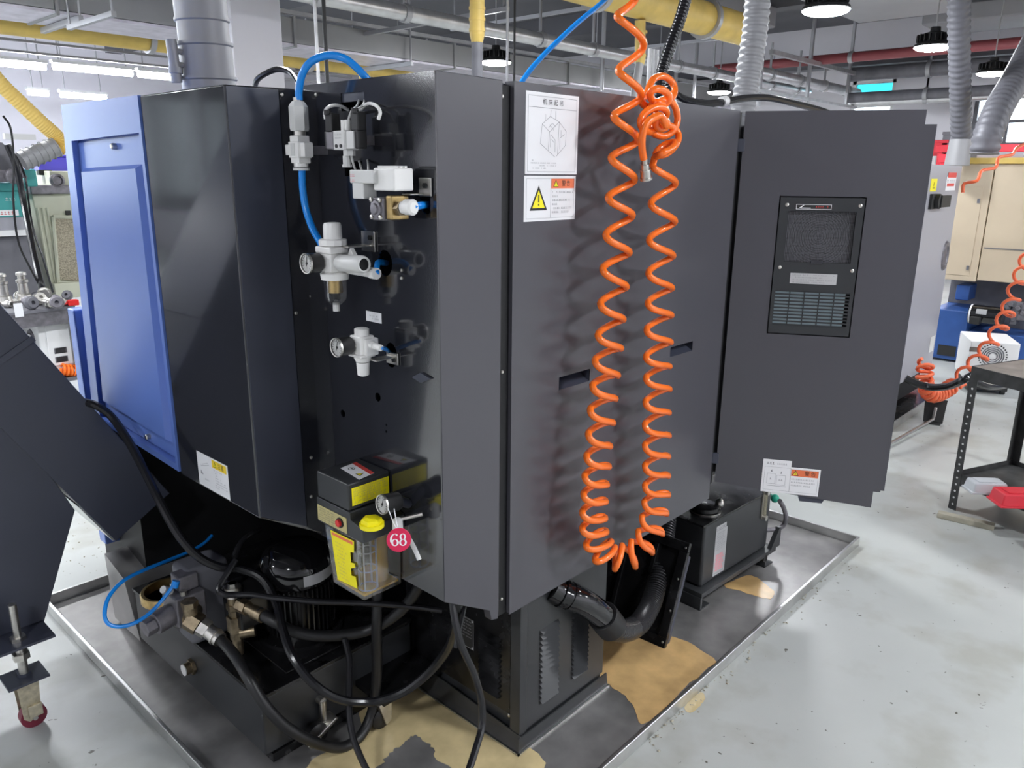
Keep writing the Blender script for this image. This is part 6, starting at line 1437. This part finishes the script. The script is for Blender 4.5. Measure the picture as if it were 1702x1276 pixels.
# teal and grey machine
Yt = 6.3
def yb(px0, py0, px1, py1, y, dp, m, name, par, bev=.006):
    a = yrect(px0, py0, px1, py1, y); return MB().box(a[0], a[1], y, y+dp, a[2], a[3]).build(name, m, par, bevel=bev)
t = thing('teal_machine', P(20, 480, 'y', Yt), 'teal and slate machine behind the bench at the frame edge', 'machine')
yb(-60, 397, 76, 560, Yt, .8, M['slate'], 'lower_cabinet', t)
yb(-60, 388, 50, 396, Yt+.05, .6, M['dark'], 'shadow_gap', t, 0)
yb(-60, 361, 50, 387, Yt-.02, .7, M['midgrey'], 'grey_band', t)
yb(-60, 318, 46, 360, Yt-.03, .7, M['teal'], 'teal_cover', t)
yb(-60, 304, 46, 317, Yt-.05, .7, M['teal'], 'teal_ledge', t)
FT3 = Frame((0, Yt-.031, 0), (1, 0, 0), (0, 0, 1))
a, b, c, d = FT3.mid(((-10, 348), (31, 350), (31, 359), (-10, 358)))
s = MB(FT3.M).m(0).box(a, b, c, d, 0, .002).m(1).lines(a+.02, b-.01, (c+d)/2, .025, .003); s.build('printed_strip', [M['whitelab'], M['redlab']], t, ang=0)
a, b = FT3.uv(-2, 331), FT3.uv(26, 332)
MB(FT3.M).lines(a[0], b[0], a[1], .022, .001).build('white_print', M['whitelab'], t, ang=0)
yb(-60, 386, 48, 391, Yt-.06, .1, M['purewhite'], 'light_rail', t, 0)
t = thing('control_box', P(5, 290, 'y', 6.1), 'dark control box on an arm above the teal machine', 'control box')
a = yrect(-40, 235, 20, 296, 6.1)
MB().prism([(a[0], 6.1, a[2]), (a[1]+.1, 6.1, a[2]), (a[1]-.02, 6.1, a[3]), (a[0], 6.1, a[3])], (0, .3, 0)).build('housing', M['slate'], t, bevel=.01)
a = yrect(-10, 282, 22, 303, 6.05)
MB().box(a[0], a[1], 6.05, 6.09, a[2], a[3]).cyl((a[0]+.1, 6.0, (a[2]+a[3])/2), (a[0]+.1, 6.05, (a[2]+a[3])/2), .05).build('knob_plate', M['castgrey'], t, bevel=.006)
cc = path([(12, 240, 5.9), (28, 280, 5.9), (38, 330, 5.9), (48, 380, 5.8), (58, 430, 5.7), (68, 470, 5.6), (76, 490, 5.6)])
MB().tube(cc, .020, 10).build('cable_bundle', M['cable'], label='thick black cable bundle running down beside the cream machine', cat='cable')
for lb, pts in (('thin black cable curving before the slate cabinet', [(5, 192, 5.6), (18, 215, 5.6), (23, 270, 5.6), (22, 330, 5.6), (30, 400, 5.6), (50, 445, 5.6), (72, 485, 5.6)]),
                ('thin black cable hanging over the cream machine edge', [(10, 245, 6.05), (28, 262, 6.0), (42, 295, 5.9), (47, 330, 5.9), (55, 380, 5.9), (72, 430, 5.85), (88, 486, 5.8)])):
    MB().tube(path(pts), .0065, 8).build('thin_cable', M['cable'], label=lb, cat='cable')
# cream machine with filter mesh
Yc = 6.5
t = thing('cream_machine', P(110, 480, 'y', Yc), 'cream-green machine with large brown mesh panel behind the bench', 'machine')
q = [P(x, y, 'y', Yc) for x, y in ((52, 322), (200, 322), (200, 492), (88, 492))]
MB().prism([(p.x, Yc, p.z) for p in q], (0, .8, 0)).build('housing', M['cream'], t, bevel=.01)
yb(50, 308, 120, 322, Yc-.05, .5, M['castgrey'], 'top_ledge', t)
yb(82, 284, 180, 322, Yc-.02, .5, M['cream'], 'upper_housing', t)
q = [P(x, y, 'y', Yc-.012) for x, y in ((91, 363), (190, 366), (190, 474), (98, 464))]
MB().prism([(p.x, Yc-.012, p.z) for p in q], (0, .01, 0)).build('mesh_panel', M['mesh'], t)
q = [P(x, y, 'y', Yc-.014) for x, y in ((85, 357), (91, 363), (98, 464), (99, 470))]
for (p0, p1) in (((88, 360), (190, 363)), ((88, 360), (97, 470)), ((97, 468), (190, 478))):
    a, b = P(*p0, 'y', Yc-.015), P(*p1, 'y', Yc-.015); MB().tube([a, b], .014, 6).build('mesh_frame', M['cream'], t)
q = P(94, 300, 'y', Yc-.03); MB().lathe([(0, .05), (.02, .05), (.03, .035), (.012, .03)], q, (0, -1, 0), 18).build('hand_knob', M['castgrey'], t)
a = yrect(109, 350, 118, 357, Yc-.012); MB().box(a[0], a[1], Yc-.012, Yc, a[2], a[3]).build('dark_socket', M['ink'], t)
for k in (62, 70, 78):
    a, b = P(k, 345, 'y', Yc-.004), P(k+22, 470, 'y', Yc-.004); MB().tube([a, b], .008, 6).build('housing_rib', M['cream'], t)
yb(90, 472, 150, 492, Yc-.08, .2, M['cream'], 'sill', t)
yb(38, 281, 64, 310, 6.2, .3, M['teal'], 'teal_box', None, .01); tag(bpy.data.objects['teal_box'], 'small teal box beside the violet crate', 'box')
t = thing('violet_crate', P(90, 288, 'y', 6.7), 'violet-blue plastic crate on the cream machine', 'crate')
yb(62, 260, 119, 288, 6.7, .35, M['violet'], 'crate_body', t, .01); yb(60, 257, 121, 261, 6.68, .39, M['violet'], 'crate_rim', t, .004)
yb(64, 282, 88, 291, 6.6, .06, M['ink'], 'dark_bracket', t)
a, b = P(36, 268, 'y', 6.0), P(93, 244, 'y', 6.0)
t = thing('filter_cylinder', a, 'tilted grey ribbed cylinder at the yellow hose end', 'filter'); g = MB(); prof = []
Lc = (b-a).length
for k in range(6): prof += [(Lc*k/6, .062), (Lc*(k+.8)/6, .062), (Lc*(k+.82)/6, .070), (Lc*(k+.98)/6, .070)]
MB().lathe(prof, a, b-a, 20).build('cylinder_body', M['flex'], t)
MB().box(b.x-.30, b.x-.12, 5.98, 6.02, b.z+.04, b.z+.075).build('clip_handle', M['paleg'], t)
yh = path([(-40, 90, 6.0), (0, 138, 6.0), (35, 172, 6.0), (70, 205, 6.0), (93, 226, 6.0), (99, 240, 6.0), (94, 250, 6.0)], 'y', 16)
MB().tube(yh, [.050-.004*(i % 2) for i in range(len(yh))], 14).build('yellow_hose', M['yelhose'], label='yellow ribbed hose curving down at the frame edge', cat='hose')
